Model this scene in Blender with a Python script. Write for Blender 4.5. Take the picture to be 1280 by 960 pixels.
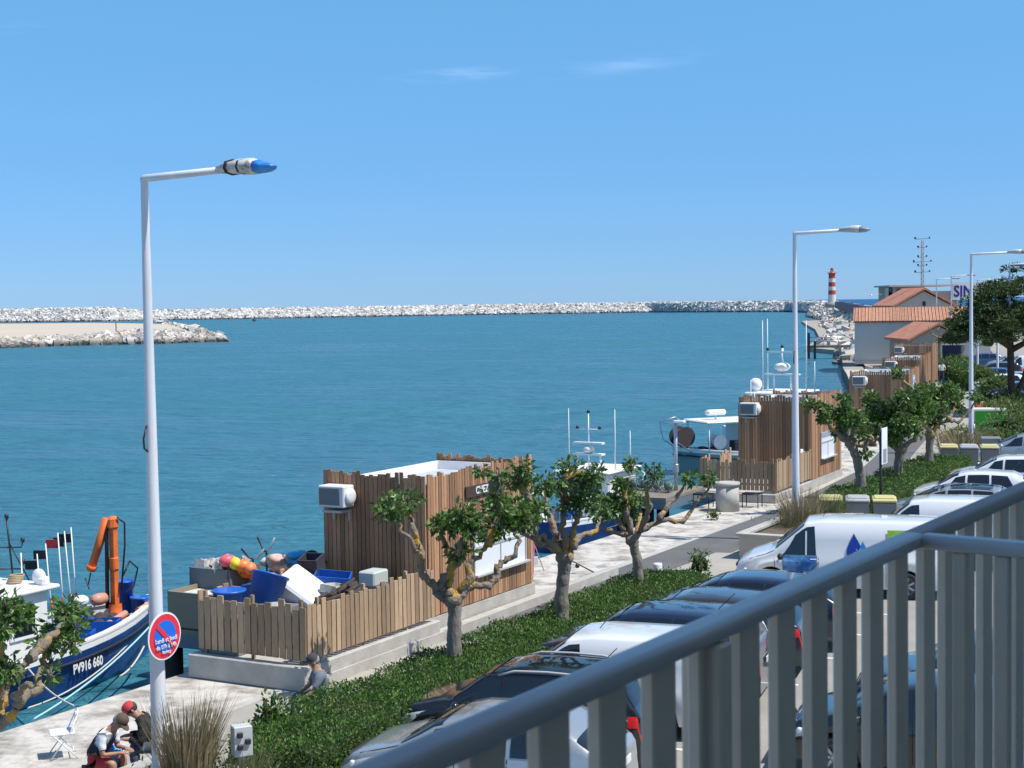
import bpy, math, random
import numpy as np
from mathutils import Vector, Matrix
random.seed(7); rng=np.random.default_rng(7)
for o in list(bpy.data.objects): bpy.data.objects.remove(o)
SC=bpy.context.scene; COL=SC.collection
rad=math.radians; pi=math.pi
# ---------------- camera
FPX=1924.; EYE=7.0
pitch=math.atan(100/FPX); roll=0.0145
fwd=Vector((0,math.cos(pitch),-math.sin(pitch))); up0=Vector((0,math.sin(pitch),math.cos(pitch))); r0=Vector((1,0,0))
right=r0*math.cos(roll)-up0*math.sin(roll); up=up0*math.cos(roll)+r0*math.sin(roll)
CAM=Vector((0,0,EYE))
cd=bpy.data.cameras.new('camera'); co=bpy.data.objects.new('camera',cd); COL.objects.link(co)
cd.sensor_width=36; cd.lens=FPX/1280*36; cd.clip_start=.05; cd.clip_end=60000
mx=Matrix((right,up,-fwd)).transposed().to_4x4(); mx.translation=CAM; co.matrix_world=mx
SC.camera=co
cd.dof.use_dof=True; cd.dof.focus_distance=45; cd.dof.aperture_fstop=11
# ---------------- sky and sun
SUN_EL=rad(60); SUN_DIR=Vector((.95,-.31,0)).normalized()
w=bpy.data.worlds.new('World'); SC.world=w; w.use_nodes=True
nt=w.node_tree; N=nt.nodes; N.clear(); Lk=nt.links.new
sky=N.new('ShaderNodeTexSky'); sky.sky_type='NISHITA'; sky.sun_disc=False
sky.sun_elevation=SUN_EL; sky.sun_rotation=math.atan2(SUN_DIR.x,SUN_DIR.y)
sky.air_density=1.0; sky.dust_density=.0; sky.ozone_density=1.6; sky.altitude=10
tc=N.new('ShaderNodeTexCoord'); mp=N.new('ShaderNodeMapping'); mp.inputs['Scale'].default_value=(2.2,1,20)
mp.inputs['Rotation'].default_value=(0,rad(3),0)
nz=N.new('ShaderNodeTexNoise'); nz.inputs['Scale'].default_value=2.6; nz.inputs['Detail'].default_value=7; nz.inputs['Roughness'].default_value=.6
nz2=N.new('ShaderNodeTexNoise'); nz2.inputs['Scale'].default_value=2.2; nz2.inputs['Detail'].default_value=2
rp=N.new('ShaderNodeMapRange'); rp.inputs[1].default_value=.56; rp.inputs[2].default_value=.8
rp2=N.new('ShaderNodeMapRange'); rp2.inputs[1].default_value=.55; rp2.inputs[2].default_value=.75
mm=N.new('ShaderNodeMath'); mm.operation='MULTIPLY'; mm2=N.new('ShaderNodeMath'); mm2.operation='MULTIPLY'; mm2.inputs[1].default_value=.45
mixc=N.new('ShaderNodeMixRGB'); mixc.inputs[2].default_value=(3.6,5.2,7.6,1)
hs=N.new('ShaderNodeHueSaturation'); hs.inputs['Saturation'].default_value=1.0
# atmosphere tint: the low sky over the sea is bluer and a little darker than the model sky
tint=N.new('ShaderNodeMixRGB'); tint.blend_type='MULTIPLY'; tint.inputs[0].default_value=1; tint.inputs[2].default_value=(1,1,1,1)
szn=N.new('ShaderNodeSeparateXYZ'); Lk(tc.outputs['Generated'],szn.inputs[0]); rmp=N.new('ShaderNodeValToRGB'); Lk(szn.outputs['Z'],rmp.inputs[0])
_st=[(0,(.22,.415,.91)),(.042,(.235,.43,.82)),(.094,(.275,.49,.79)),(.195,(.385,.68,.87)),(.5,(.72,.9,.98)),(1,(.95,.98,1))]
rmp.color_ramp.elements[0].position=0; rmp.color_ramp.elements[0].color=(*_st[0][1],1); rmp.color_ramp.elements[1].position=1; rmp.color_ramp.elements[1].color=(*_st[-1][1],1)
for a_,c_ in _st[1:-1]: e_=rmp.color_ramp.elements.new(a_); e_.color=(*c_,1)
Lk(rmp.outputs[0],tint.inputs[2])
bg=N.new('ShaderNodeBackground'); bg.inputs[1].default_value=.12; ow=N.new('ShaderNodeOutputWorld')
Lk(tc.outputs['Generated'],mp.inputs[0]); Lk(mp.outputs[0],nz.inputs['Vector']); Lk(tc.outputs['Generated'],nz2.inputs['Vector'])
Lk(nz.outputs[0],rp.inputs[0]); Lk(nz2.outputs[0],rp2.inputs[0]); Lk(rp.outputs[0],mm.inputs[0]); 
Lk(mm.outputs[0],mm2.inputs[0]); Lk(sky.outputs[0],hs.inputs['Color']); Lk(hs.outputs[0],tint.inputs[1]); Lk(tint.outputs[0],mixc.inputs[1]); Lk(mm2.outputs[0],mixc.inputs[0])
# three thin cirrus streaks, placed by compass direction and height in the sky
prev=None
for (dx,dy,dz,wx,wz,tilt,gain) in ((-.031,.989,.146,.062,.006,-.06,1.0),(.07,.986,.15,.075,.0085,-.1,.45),(-.3,.945,.17,.035,.004,-.1,.5)):
    sb=N.new('ShaderNodeVectorMath'); sb.operation='SUBTRACT'; sb.inputs[1].default_value=(dx,dy,dz); Lk(tc.outputs['Generated'],sb.inputs[0])
    m1=N.new('ShaderNodeMapping'); m1.vector_type='POINT'; m1.inputs['Rotation'].default_value=(0,-tilt,0); Lk(sb.outputs[0],m1.inputs[0])
    m3=N.new('ShaderNodeMapping'); m3.inputs['Scale'].default_value=(1/wx,0,1/wz); Lk(m1.outputs[0],m3.inputs[0])
    ln=N.new('ShaderNodeVectorMath'); ln.operation='LENGTH'; Lk(m3.outputs[0],ln.inputs[0])
    r3=N.new('ShaderNodeMapRange'); r3.interpolation_type='SMOOTHSTEP'; r3.inputs[1].default_value=1; r3.inputs[2].default_value=0; r3.inputs[3].default_value=0; r3.inputs[4].default_value=gain; Lk(ln.outputs['Value'],r3.inputs[0])
    if prev is None: prev=r3.outputs[0]
    else:
        ad=N.new('ShaderNodeMath'); ad.operation='ADD'; Lk(prev,ad.inputs[0]); Lk(r3.outputs[0],ad.inputs[1]); prev=ad.outputs[0]
Lk(prev,mm.inputs[1]); mm2.inputs[1].default_value=.75; rp.inputs[1].default_value=.36; rp.inputs[2].default_value=.72; mp.inputs['Scale'].default_value=(9,1,90); nz.inputs['Scale'].default_value=1.3
Lk(mixc.outputs[0],bg.inputs[0]); Lk(bg.outputs[0],ow.inputs[0])
sl=bpy.data.lights.new('sun','SUN'); sl.energy=3.8; sl.angle=rad(.53); sl.color=(1,.955,.89)
so=bpy.data.objects.new('sun',sl); COL.objects.link(so)
sd=Vector((SUN_DIR.x*math.cos(SUN_EL),SUN_DIR.y*math.cos(SUN_EL),math.sin(SUN_EL)))
so.rotation_euler=sd.to_track_quat('Z','Y').to_euler(); so.location=(0,0,60)
SC.view_settings.view_transform='Standard'; SC.view_settings.look='None'; SC.view_settings.gamma=1; SC.view_settings.exposure=0.5
SC.render.engine='CYCLES'
try:
    SC.cycles.max_bounces=5; SC.cycles.diffuse_bounces=2; SC.cycles.glossy_bounces=3; SC.cycles.transparent_max_bounces=8; SC.cycles.transmission_bounces=3
except Exception: pass

# ---------------- coordinates: s runs along the quay, q towards the water
TH=rad(29); U=Vector((math.sin(TH),math.cos(TH),0)); NQ=Vector((-math.cos(TH),math.sin(TH),0)); RZ=rad(61)
def Q(s,q,z=0): return U*s+NQ*q+Vector((0,0,z))
def SQ(p): return (p.dot(U),p.dot(NQ))
def ray(px,py): return fwd*FPX+right*(px-640)+up*(480-py)
def G(px,py,z=0):
    d=ray(px,py); return CAM+d*((z-EYE)/d.z)
def R(px,py,Y):
    d=ray(px,py); return CAM+d*(Y/d.y)

# ---------------- materials
MATS={}
def mat(name,col,rough=.7,var=0,vs=8,bump=0,bs=30,metal=0,spec=.5,island=0,col2=None,stretch=None,coat=0,emit=0,world=False,det=4,thr=None):
    if name in MATS: return MATS[name]
    m=bpy.data.materials.new(name); m.use_nodes=True; t=m.node_tree; n=t.nodes; b=n['Principled BSDF']
    b.inputs['Base Color'].default_value=(*col,1); b.inputs['Roughness'].default_value=rough; b.inputs['Metallic'].default_value=metal
    b.inputs['Specular IOR Level'].default_value=spec; b.inputs['Coat Weight'].default_value=coat; b.inputs['Coat Roughness'].default_value=.05
    L=t.links.new
    if var or bump or island or col2:
        tcn=n.new('ShaderNodeTexCoord'); src=tcn.outputs['Object']
        if world:
            g=n.new('ShaderNodeNewGeometry'); src=g.outputs['Position']
        if stretch:
            mpn=n.new('ShaderNodeMapping'); mpn.inputs['Scale'].default_value=stretch; L(src,mpn.inputs[0]); src=mpn.outputs[0]
        cur=None
        if var or col2:
            z=n.new('ShaderNodeTexNoise'); z.inputs['Scale'].default_value=vs; z.inputs['Detail'].default_value=det; z.inputs['Roughness'].default_value=.62; L(src,z.inputs['Vector'])
            r=n.new('ShaderNodeValToRGB'); a,b2=(thr or (.3,.7)); r.color_ramp.elements[0].position=a; r.color_ramp.elements[1].position=b2
            c2=col2 or tuple(min(1,c*(1+var)) for c in col); c1=col if col2 else tuple(c*(1-var) for c in col)
            r.color_ramp.elements[0].color=(*c1,1); r.color_ramp.elements[1].color=(*c2,1)
            L(z.outputs[0],r.inputs[0]); cur=r.outputs[0]
        if island:
            g=n.new('ShaderNodeNewGeometry'); mr=n.new('ShaderNodeMapRange'); mr.inputs[3].default_value=1-island; mr.inputs[4].default_value=1+island
            L(g.outputs['Random Per Island'],mr.inputs[0]); h=n.new('ShaderNodeHueSaturation')
            L(mr.outputs[0],h.inputs['Value'])
            if cur: L(cur,h.inputs['Color'])
            else: h.inputs['Color'].default_value=(*col,1)
            cur=h.outputs[0]
        if cur: L(cur,b.inputs['Base Color'])
        if bump:
            z2=n.new('ShaderNodeTexNoise'); z2.inputs['Scale'].default_value=bs; z2.inputs['Detail'].default_value=5; L(src,z2.inputs['Vector'])
            bp=n.new('ShaderNodeBump'); bp.inputs['Strength'].default_value=bump; bp.inputs['Distance'].default_value=.05; L(z2.outputs[0],bp.inputs['Height']); L(bp.outputs[0],b.inputs['Normal'])
    MATS[name]=m; return m
def leafmat(name,c1,c2,trans=.3,rough=.42):
    m=bpy.data.materials.new(name); m.use_nodes=True; t=m.node_tree; n=t.nodes; b=n['Principled BSDF']; L=t.links.new
    g=n.new('ShaderNodeNewGeometry'); r=n.new('ShaderNodeValToRGB'); r.color_ramp.elements[0].color=(*c1,1); r.color_ramp.elements[1].color=(*c2,1)
    L(g.outputs['Random Per Island'],r.inputs[0]); L(r.outputs[0],b.inputs['Base Color']); b.inputs['Roughness'].default_value=rough; b.inputs['Specular IOR Level'].default_value=.4
    tr=n.new('ShaderNodeBsdfTranslucent'); mx_=n.new('ShaderNodeMixShader'); mx_.inputs[0].default_value=trans
    hsv=n.new('ShaderNodeHueSaturation'); hsv.inputs['Value'].default_value=1.3; hsv.inputs['Hue'].default_value=.48; L(r.outputs[0],hsv.inputs['Color']); L(hsv.outputs[0],tr.inputs['Color'])
    L(b.outputs[0],mx_.inputs[1]); L(tr.outputs[0],mx_.inputs[2]); L(mx_.outputs[0],n['Material Output'].inputs['Surface'])
    MATS[name]=m; return m

# ---------------- mesh builder
def rotm(rz=0,ry=0,rx=0): return (Matrix.Rotation(rz,3,'Z')@Matrix.Rotation(ry,3,'Y')@Matrix.Rotation(rx,3,'X'))
class MB:
    def __init__(s): s.v=[]; s.f=[]; s.m=[]; s.sm=[]
    def add(s,vs,fs,mi=0,smooth=False):
        o=len(s.v); s.v.extend([tuple(p) for p in vs]); s.f.extend([tuple(i+o for i in f) for f in fs]); s.m.extend([mi]*len(fs)); s.sm.extend([smooth]*len(fs)); return s
    def box(s,c,d,rz=0,ry=0,rx=0,mi=0,taper=1.0):
        M=rotm(rz,ry,rx); hx,hy,hz=d[0]/2,d[1]/2,d[2]/2; vs=[]
        for z in(-1,1):
            k=taper if z>0 else 1
            for x,y in((-1,-1),(1,-1),(1,1),(-1,1)):
                vs.append(M@Vector((x*hx*k,y*hy*k,z*hz))+Vector(c))
        return s.add(vs,[(3,2,1,0),(4,5,6,7),(0,1,5,4),(1,2,6,5),(2,3,7,6),(3,0,4,7)],mi)
    def bbox(s,c,d,b=.01,rz=0,ry=0,rx=0,mi=0):   # box with chamfered edges
        M=rotm(rz,ry,rx); h=[k/2 for k in d]; b=min(b,*h); vs=[]; idx={}
        for sx in(-1,1):
            for sy in(-1,1):
                for sz in(-1,1):
                    for a in range(3):
                        p=[sx*(h[0]-(b if a!=0 else 0)),sy*(h[1]-(b if a!=1 else 0)),sz*(h[2]-(b if a!=2 else 0))]
                        idx[(sx,sy,sz,a)]=len(vs); vs.append(M@Vector(p)+Vector(c))
        F=[]; S=(-1,1)
        for a in range(3):
            o=[k for k in range(3) if k!=a]
            for sg in S:
                q=[]
                for u_,v_ in((-1,-1),(1,-1),(1,1),(-1,1)):
                    k=[0,0,0]; k[a]=sg; k[o[0]]=u_; k[o[1]]=v_; q.append(idx[(*k,a)])
                if (sg>0)==(a!=1): F.append(q)
                else: F.append(q[::-1])
        for a in range(3):
            o=[k for k in range(3) if k!=a]
            for u_ in S:
                for v_ in S:
                    def K(t,w): k=[0,0,0]; k[a]=t; k[o[0]]=u_; k[o[1]]=v_; return idx[(*k,w)]
                    q=[K(-1,o[0]),K(1,o[0]),K(1,o[1]),K(-1,o[1])]
                    F.append(q)
        for sx in S:
            for sy in S:
                for sz in S: F.append([idx[(sx,sy,sz,k)] for k in range(3)])
        # orient outwards
        cc=Vector(c); out=[]
        for q in F:
            p=[Vector(vs[i]) for i in q]; nn=(p[1]-p[0]).cross(p[2]-p[0]); mid=sum(p,Vector())/len(p)
            out.append(q if nn.dot(mid-cc)>=0 else q[::-1])
        return s.add(vs,out,mi)
    def tube(s,pts,rs,n=8,mi=0,caps=True,smooth=True,sq=1.0):
        pts=[Vector(p) for p in pts]; 
        if not hasattr(rs,'__len__'): rs=[rs]*len(pts)
        rings=[]; prev=None
        for i,p in enumerate(pts):
            d=(pts[min(i+1,len(pts)-1)]-pts[max(i-1,0)]); 
            if d.length<1e-9: d=Vector((0,0,1))
            d.normalize()
            if prev is None: a=d.orthogonal().normalized(); 
            else:
                a=prev-d*prev.dot(d); a=a.normalized() if a.length>1e-6 else d.orthogonal().normalized()
            prev=a; b=d.cross(a)
            rings.append([p+(a*math.cos(2*pi*k/n)+b*math.sin(2*pi*k/n)*sq)*rs[i] for k in range(n)])
        return s.loft(rings,mi,True,caps,smooth)
    def loft(s,rings,mi=0,closed=True,caps=True,smooth=True):
        n=len(rings[0]); vs=[p for r in rings for p in r]; F=[]
        for i in range(len(rings)-1):
            for k in range(n if closed else n-1):
                k2=(k+1)%n; F.append((i*n+k,i*n+k2,(i+1)*n+k2,(i+1)*n+k))
        s.add(vs,F,mi,smooth)
        if caps:
            o=len(s.v)-len(vs); s.f.append(tuple(o+k for k in range(n))[::-1]); s.f.append(tuple(o+(len(rings)-1)*n+k for k in range(n))); s.m+= [mi,mi]; s.sm+=[False,False]
        return s
    def lathe(s,prof,c=(0,0,0),n=16,mi=0,M=None,smooth=True,caps=False):
        M=M or Matrix.Identity(3); c=Vector(c)
        rings=[[M@Vector((r*math.cos(2*pi*k/n),r*math.sin(2*pi*k/n),z))+c for k in range(n)] for r,z in prof]
        return s.loft(rings,mi,True,caps,smooth)
    def cyl(s,c,r,h,n=16,mi=0,r2=None,M=None,smooth=True):
        r2=r if r2 is None else r2; return s.lathe([(r,0),(r2,h)],c,n,mi,M,smooth,True)
    def ball(s,c,r,n=12,m=8,mi=0,sc=(1,1,1),M=None,jit=0):
        c=Vector(c); M=M or Matrix.Identity(3); rings=[]
        for j in range(m+1):
            a=-pi/2+pi*j/m; rr=max(math.cos(a),.02)
            rings.append([M@Vector((rr*math.cos(2*pi*k/n)*r*sc[0]*(1+jit*random.uniform(-1,1)),rr*math.sin(2*pi*k/n)*r*sc[1]*(1+jit*random.uniform(-1,1)),math.sin(a)*r*sc[2]))+c for k in range(n)])
        return s.loft(rings,mi)
    def prism(s,poly,z0,z1,mi=0,M=None,c=(0,0,0)):   # poly in xy, extruded z0..z1, then M, +c
        M=M or Matrix.Identity(3); c=Vector(c); n=len(poly)
        vs=[M@Vector((x,y,z0))+c for x,y in poly]+[M@Vector((x,y,z1))+c for x,y in poly]
        return s.add(vs,[tuple(range(n))[::-1],tuple(range(n,2*n))]+[(k,(k+1)%n,(k+1)%n+n,k+n) for k in range(n)],mi)
    def leaves(s,C,size,mi=0,out=None,asp=.5,jit=.35,droop=0,up=.0):
        C=np.asarray(C,float); n=len(C)
        d=rng.normal(size=(n,3)); 
        if out is not None: d=d*.75+np.asarray(out)*1.1
        d[:,2]+=up-droop; d/=np.linalg.norm(d,axis=1)[:,None]
        r=rng.normal(size=(n,3)); sd_=np.cross(d,r); sd_/=np.linalg.norm(sd_,axis=1)[:,None]; nn=np.cross(d,sd_)
        L=size*(1+jit*rng.uniform(-1,1,size=n))[:,None]; W=L*asp
        a=C; b=C+d*L*.45+sd_*W*.5+nn*W*.18; c=C+d*L; e=C+d*L*.45-sd_*W*.5+nn*W*.18
        V=np.stack([a,b,c,e],1).reshape(-1,3); o=len(s.v)
        s.v.extend(map(tuple,V.tolist())); i=np.arange(n)*4+o
        s.f.extend(list(map(tuple,np.stack([i,i+1,i+2,i+3],1).tolist()))); s.m.extend([mi]*n); s.sm.extend([False]*n)
        return s
    def build(s,name,mats,parent=None,world=False):
        me=bpy.data.meshes.new(name)
        if world and parent is not None:
            M=wm(parent).inverted(); A=np.array(s.v,float); A=A@np.array(M.to_3x3()).T+np.array(M.translation); vv=A.tolist()
        else: vv=s.v
        me.from_pydata(vv,[],s.f); 
        if not isinstance(mats,(list,tuple)): mats=[mats]
        for m in mats: me.materials.append(m)
        me.polygons.foreach_set('material_index',s.m); me.polygons.foreach_set('use_smooth',s.sm); me.update()
        o=bpy.data.objects.new(name,me); COL.objects.link(o)
        if parent is not None: o.parent=parent
        return o
def wm(o):
    M=o.matrix_basis.copy(); p=o.parent
    while p is not None: M=p.matrix_basis@M; p=p.parent
    return M
def tag(o,label=None,cat=None,group=None,kind=None):
    if label: o['label']=label
    if cat: o['category']=cat
    if group: o['group']=group
    if kind: o['kind']=kind
    return o
def thing(name,label,cat,loc=(0,0,0),rz=0,group=None):
    o=bpy.data.objects.new(name,None); COL.objects.link(o); o.empty_display_size=.2
    o.location=loc; o.rotation_euler=(0,0,rz); return tag(o,label,cat,group)
def solo(mb,name,mats,label,cat,org,rz=0,group=None):   # single-mesh thing; mb in local coordinates
    o=mb.build(name,mats); o.location=org; o.rotation_euler=(0,0,rz); return tag(o,label,cat,group)
def copy_thing(r,loc,label,rz=None):
    def cp(o,par):
        c=o.copy(); COL.objects.link(c); c.parent=par
        for ch in [k for k in list(COL.objects) if k.parent==o]: cp(ch,c)
        return c
    kids={}
    c=cp(r,None); c.location=loc
    if rz is not None: c.rotation_euler=(0,0,rz)
    c['label']=label; return c
def text_mesh(txt,h,name,m,parent,loc,rot,depth=.004,squash=1.0,bold=True,align='CENTER'):
    cu=bpy.data.curves.new('lettering','FONT'); cu.body=txt; cu.size=h*1.38; cu.align_x=align; cu.align_y='CENTER'; cu.extrude=depth
    if bold: cu.offset=h*.035
    cu.resolution_u=3
    to=bpy.data.objects.new('tmp',cu); COL.objects.link(to)
    dg=bpy.context.evaluated_depsgraph_get(); me=bpy.data.meshes.new_from_object(to.evaluated_get(dg)); bpy.data.objects.remove(to)
    me.transform(Matrix.Diagonal((squash,1,1,1))); me.materials.clear(); me.materials.append(m)
    o=bpy.data.objects.new(name,me); COL.objects.link(o); o.parent=parent
    o.matrix_basis=Matrix.Translation(loc)@rot.to_4x4(); return o
# ================= materials used often
M_white=mat('white_paint',(.78,.79,.8),.4,var=.06,vs=3)
M_lamp=mat('lamp_paint',(.68,.7,.74),.35,var=.07,vs=5,stretch=(1,1,.2))
M_dark=mat('dark_rubber',(.02,.02,.022),.6)
M_glass=mat('tinted_glass',(.012,.016,.02),.03,spec=.8)
M_concrete=mat('concrete',(.44,.42,.38),.85,var=.14,vs=2.5,bump=.3,bs=25)
M_steel=mat('galvanised_steel',(.5,.52,.54),.4,metal=.7)
M_black=mat('black_metal',(.015,.015,.017),.45)
M_blueplastic=mat('blue_plastic',(.015,.12,.5),.4,var=.1)
M_orange=mat('orange_paint',(.8,.17,.03),.45,var=.15,vs=6)
M_skin=mat('skin',(.42,.22,.14),.55)
M_rope=mat('rope',(.55,.53,.48),.9)
# ================= water and land
def qe(s):   # quay edge q at s
    return float(np.interp(s,[-60,50,62,77,95,115,140,163,185,215],[19.8,19.8,20.7,23.3,28,34,42,49.5,56,66]))
WZ=-.9
mw=bpy.data.materials.new('sea_water'); mw.use_nodes=True; t=mw.node_tree; n=t.nodes; L=t.links.new; b=n['Principled BSDF']
b.inputs['Roughness'].default_value=.3; b.inputs['IOR'].default_value=1.33; b.inputs['Specular IOR Level'].default_value=.3
g=n.new('ShaderNodeNewGeometry'); sep=n.new('ShaderNodeSeparateXYZ'); L(g.outputs['Position'],sep.inputs[0])
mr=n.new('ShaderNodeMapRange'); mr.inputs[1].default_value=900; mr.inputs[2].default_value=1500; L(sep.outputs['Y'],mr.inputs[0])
mpw=n.new('ShaderNodeMapping'); mpw.inputs['Scale'].default_value=(.35,1,1); mpw.inputs['Rotation'].default_value=(0,0,rad(-8)); L(g.outputs['Position'],mpw.inputs[0])
nA=n.new('ShaderNodeTexNoise'); nA.inputs['Scale'].default_value=.05; nA.inputs['Detail'].default_value=6; L(mpw.outputs[0],nA.inputs['Vector'])
cr=n.new('ShaderNodeValToRGB'); cr.color_ramp.elements[0].position=.35; cr.color_ramp.elements[1].position=.68
cr.color_ramp.elements[0].color=(.027,.135,.192,1); cr.color_ramp.elements[1].color=(.045,.185,.24,1); L(nA.outputs[0],cr.inputs[0]); rr_=n.new('ShaderNodeMapRange'); rr_.inputs[1].default_value=.35; rr_.inputs[2].default_value=.65; rr_.inputs[3].default_value=.18; rr_.inputs[4].default_value=.42; L(nA.outputs[0],rr_.inputs[0]); L(rr_.outputs[0],b.inputs['Roughness'])
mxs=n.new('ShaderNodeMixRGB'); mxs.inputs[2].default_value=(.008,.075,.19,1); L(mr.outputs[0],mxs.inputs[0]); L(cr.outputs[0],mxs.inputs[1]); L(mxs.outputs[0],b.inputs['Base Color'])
mpb=n.new('ShaderNodeMapping'); mpb.inputs['Scale'].default_value=(.55,1.25,1); mpb.inputs['Rotation'].default_value=(0,0,rad(10)); L(g.outputs['Position'],mpb.inputs[0])
nB=n.new('ShaderNodeTexNoise'); nB.inputs['Scale'].default_value=1.1; nB.inputs['Detail'].default_value=5; nB.inputs['Roughness'].default_value=.62; nB.inputs['Distortion'].default_value=.6; L(mpb.outputs[0],nB.inputs['Vector'])
nC=n.new('ShaderNodeTexNoise'); nC.inputs['Scale'].default_value=.3; nC.inputs['Detail'].default_value=4; L(mpb.outputs[0],nC.inputs['Vector'])
ad=n.new('ShaderNodeMath'); ad.operation='MULTIPLY_ADD'; ad.inputs[1].default_value=4; L(nC.outputs[0],ad.inputs[0]); L(nB.outputs[0],ad.inputs[2])
bp=n.new('ShaderNodeBump'); bp.inputs['Strength'].default_value=1.0; bp.inputs['Distance'].default_value=.6; L(ad.outputs[0],bp.inputs['Height']); L(bp.outputs[0],b.inputs['Normal'])
mb=MB(); mb.add([(-30000,-200,WZ),(30000,-200,WZ),(30000,50000,WZ),(-30000,50000,WZ)],[(0,1,2,3)]); tag(mb.build('water',mw),kind='structure')

M_prom=mat('promenade_concrete',(.36,.335,.29),.9,var=.12,vs=.6,bump=.25,bs=30,world=True,det=6)
M_apron=mat('apron_stone',(.25,.225,.19),.9,col2=(.56,.525,.465),vs=1.5,bump=1,bs=4,world=True,det=8,thr=(.36,.56))
M_asph=mat('asphalt',(.125,.122,.12),.9,var=.16,vs=.9,bump=.3,bs=60,world=True,det=7)
M_park=mat('parking_surface',(.30,.285,.25),.9,var=.12,vs=.7,bump=.3,bs=50,world=True,det=7)
M_kerb=mat('kerb_stone',(.44,.42,.375),.85,var=.12,vs=3,world=True)
M_mark=mat('marking_paint',(.75,.74,.7),.8,var=.1,vs=5,world=True)
SS=[-60,-20,0,10,20,30,40,50,56,62,70,77,86,95,105,115,127,140,151,163,174,185,200,215]
# land: one big sheet with the quay wall
edge=[Q(s,qe(s)) for s in SS]
mb=MB(); far=[(45,235),(60,300),(75,380),(88,460),(100,530),(118,560),(135,540),(125,470),(112,400),(110,340)]
poly=[(p.x,p.y) for p in edge]+far+[(300,420),(900,700),(1500,300),(1500,-150),(-40,-150)]
mb.prism(poly[::-1],WZ-3,-.27); tag(mb.build('ground',mat('ground_earth',(.34,.31,.26),.95,var=.15,vs=.15,world=True)),kind='structure')
def strip(d0,d1,z,name,m,s0=-30,s1=215,w=None,absq=None):
    mb=MB(); ss=[s0]+[s for s in SS if s0<s<s1]+[s1]
    ring=[]
    for s in ss:
        a=qe(s); ring.append((Q(s,a-d0,z),Q(s,a-d1,z)))
    vs=[p for r in ring for p in r]; mb.add(vs,[(2*i,2*i+2,2*i+3,2*i+1)[::-1] for i in range(len(ss)-1)])
    o=mb.build(name,m); tag(o,kind='structure'); 
    return o
strip(0,2.42,-.006,'stone_apron',M_apron,s1=150); strip(2.42,7.2,.0,'promenade',M_prom)
# quay wall face and coping
mb=MB(); 
for i in range(len(SS)-1):
    a,b_=Q(SS[i],qe(SS[i])),Q(SS[i+1],qe(SS[i+1])); nrm=NQ*.04
    mb.add([a+nrm+Vector((0,0,-.02)),b_+nrm+Vector((0,0,-.02)),b_+nrm+Vector((0,0,-3)),a+nrm+Vector((0,0,-3))],[(0,1,2,3)])
tag(mb.build('quay_wall',mat('quay_stone',(.2,.18,.15),.9,var=.3,vs=1.2,bump=.6,bs=4,world=True)),kind='structure')
strip(2.42,2.66,.004,'kerb_line',M_kerb,s0=-30,s1=150)
# asphalt cycle path with the irregular patch edge
def sheet(poly,z,name,m):
    mb=MB(); vs=[Q(s,q,z) for s,q in poly]; mb.add(vs,[tuple(range(len(vs)))]); 
    o=mb.build(name,m)
    me=o.data
    if me.polygons[0].normal.z<0: me.flip_normals()
    return tag(o,kind='structure')
sheet([(28.2,17.12),(27.6,16.6),(27.9,15.9),(33,15.85),(38.6,15.75),(40,15.75),(40.1,15.35),(44,15.3),(46,15.4),(50,15.5),(50,17.12)],.005,'asphalt_path',M_asph)
strip(2.67,4.25,.005,'asphalt_path',M_asph,s0=50,s1=110)
# expansion joints in the promenade
for k,s in enumerate([14,19.2,24.4,34.8,40.2,45.4,56,62,68,74,80,86,92,98,105,112,120,128]):
    a=qe(s); q1=a-2.7 if s<27 else a-4.3
    sheet([(s,q1),(s+.035,q1),(s+.035,a-7.3),(s,a-7.3)],.0045,'pavement_joint',mat('joint',(.12,.11,.1),.95))
# parking lot
PZ=-.22
strip(7.2,130,PZ,'parking_lot',M_park,s0=-60,s1=215)
mb=MB(); ss=[x for x in SS]   # kerb face between the raised promenade and the parking
for i in range(len(ss)-1):
    a,b_=Q(ss[i],qe(ss[i])-7.2),Q(ss[i+1],qe(ss[i+1])-7.2); c=(a+b_)/2; d=b_-a; mb.box((c.x,c.y,-.1),(d.length,.16,.24),rz=math.atan2(d.y,d.x))
tag(mb.build('parking_kerb',M_kerb),kind='structure')
# bay lines, slanted like the parked cars
CAR_RZ=rad(161); PZ=-.22; CD=Vector((math.cos(CAR_RZ),math.sin(CAR_RZ),0)); CR=Vector((CD.y,-CD.x,0))
BAY0=Vector((2.11,25.2,0)); BAY=Vector((1.17,2.08,0))
mb=MB()
for k in range(-6,16):
    o_=BAY0+BAY*k-BAY*.22-CD*.95+CR*0; a=o_; b_=o_+CD*4.4; c=(a+b_)/2
    mb.box((c.x,c.y,PZ+.006),(4.8,.1,.006),rz=CAR_RZ)
for k in range(-6,16):
    o_=BAY0+BAY*k+CR*0-CD*5.9+Vector((.4,.6,0)); mb.box((o_.x-CD.x*2.2,o_.y-CD.y*2.2,PZ+.006),(4.4,.1,.006),rz=CAR_RZ)
tag(mb.build('parking_marking',M_mark),kind='structure')
# sand spit
def polyG(pts,z): return [G(x,y,z) for x,y in pts]
M_sand=mat('sand',(.50,.435,.34),.95,var=.1,vs=.02,world=True,bump=.2,bs=.5,det=6,stretch=(.4,2,1))
pts=polyG([(0,421.5),(60,420.5),(130,418.5),(165,417.5),(200,418),(232,418.5),(228,411),(215,405),(120,403.5),(0,404.5),(-150,406),(-150,423)],.8)
mb=MB(); mb.add([p for p in pts]+[p*1-Vector((0,0,2.5)) for p in pts],[tuple(range(12))]+[(k,(k+1)%12,(k+1)%12+12,k+12) for k in range(12)])
tag(mb.build('sandbank',M_sand),kind='structure')
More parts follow.
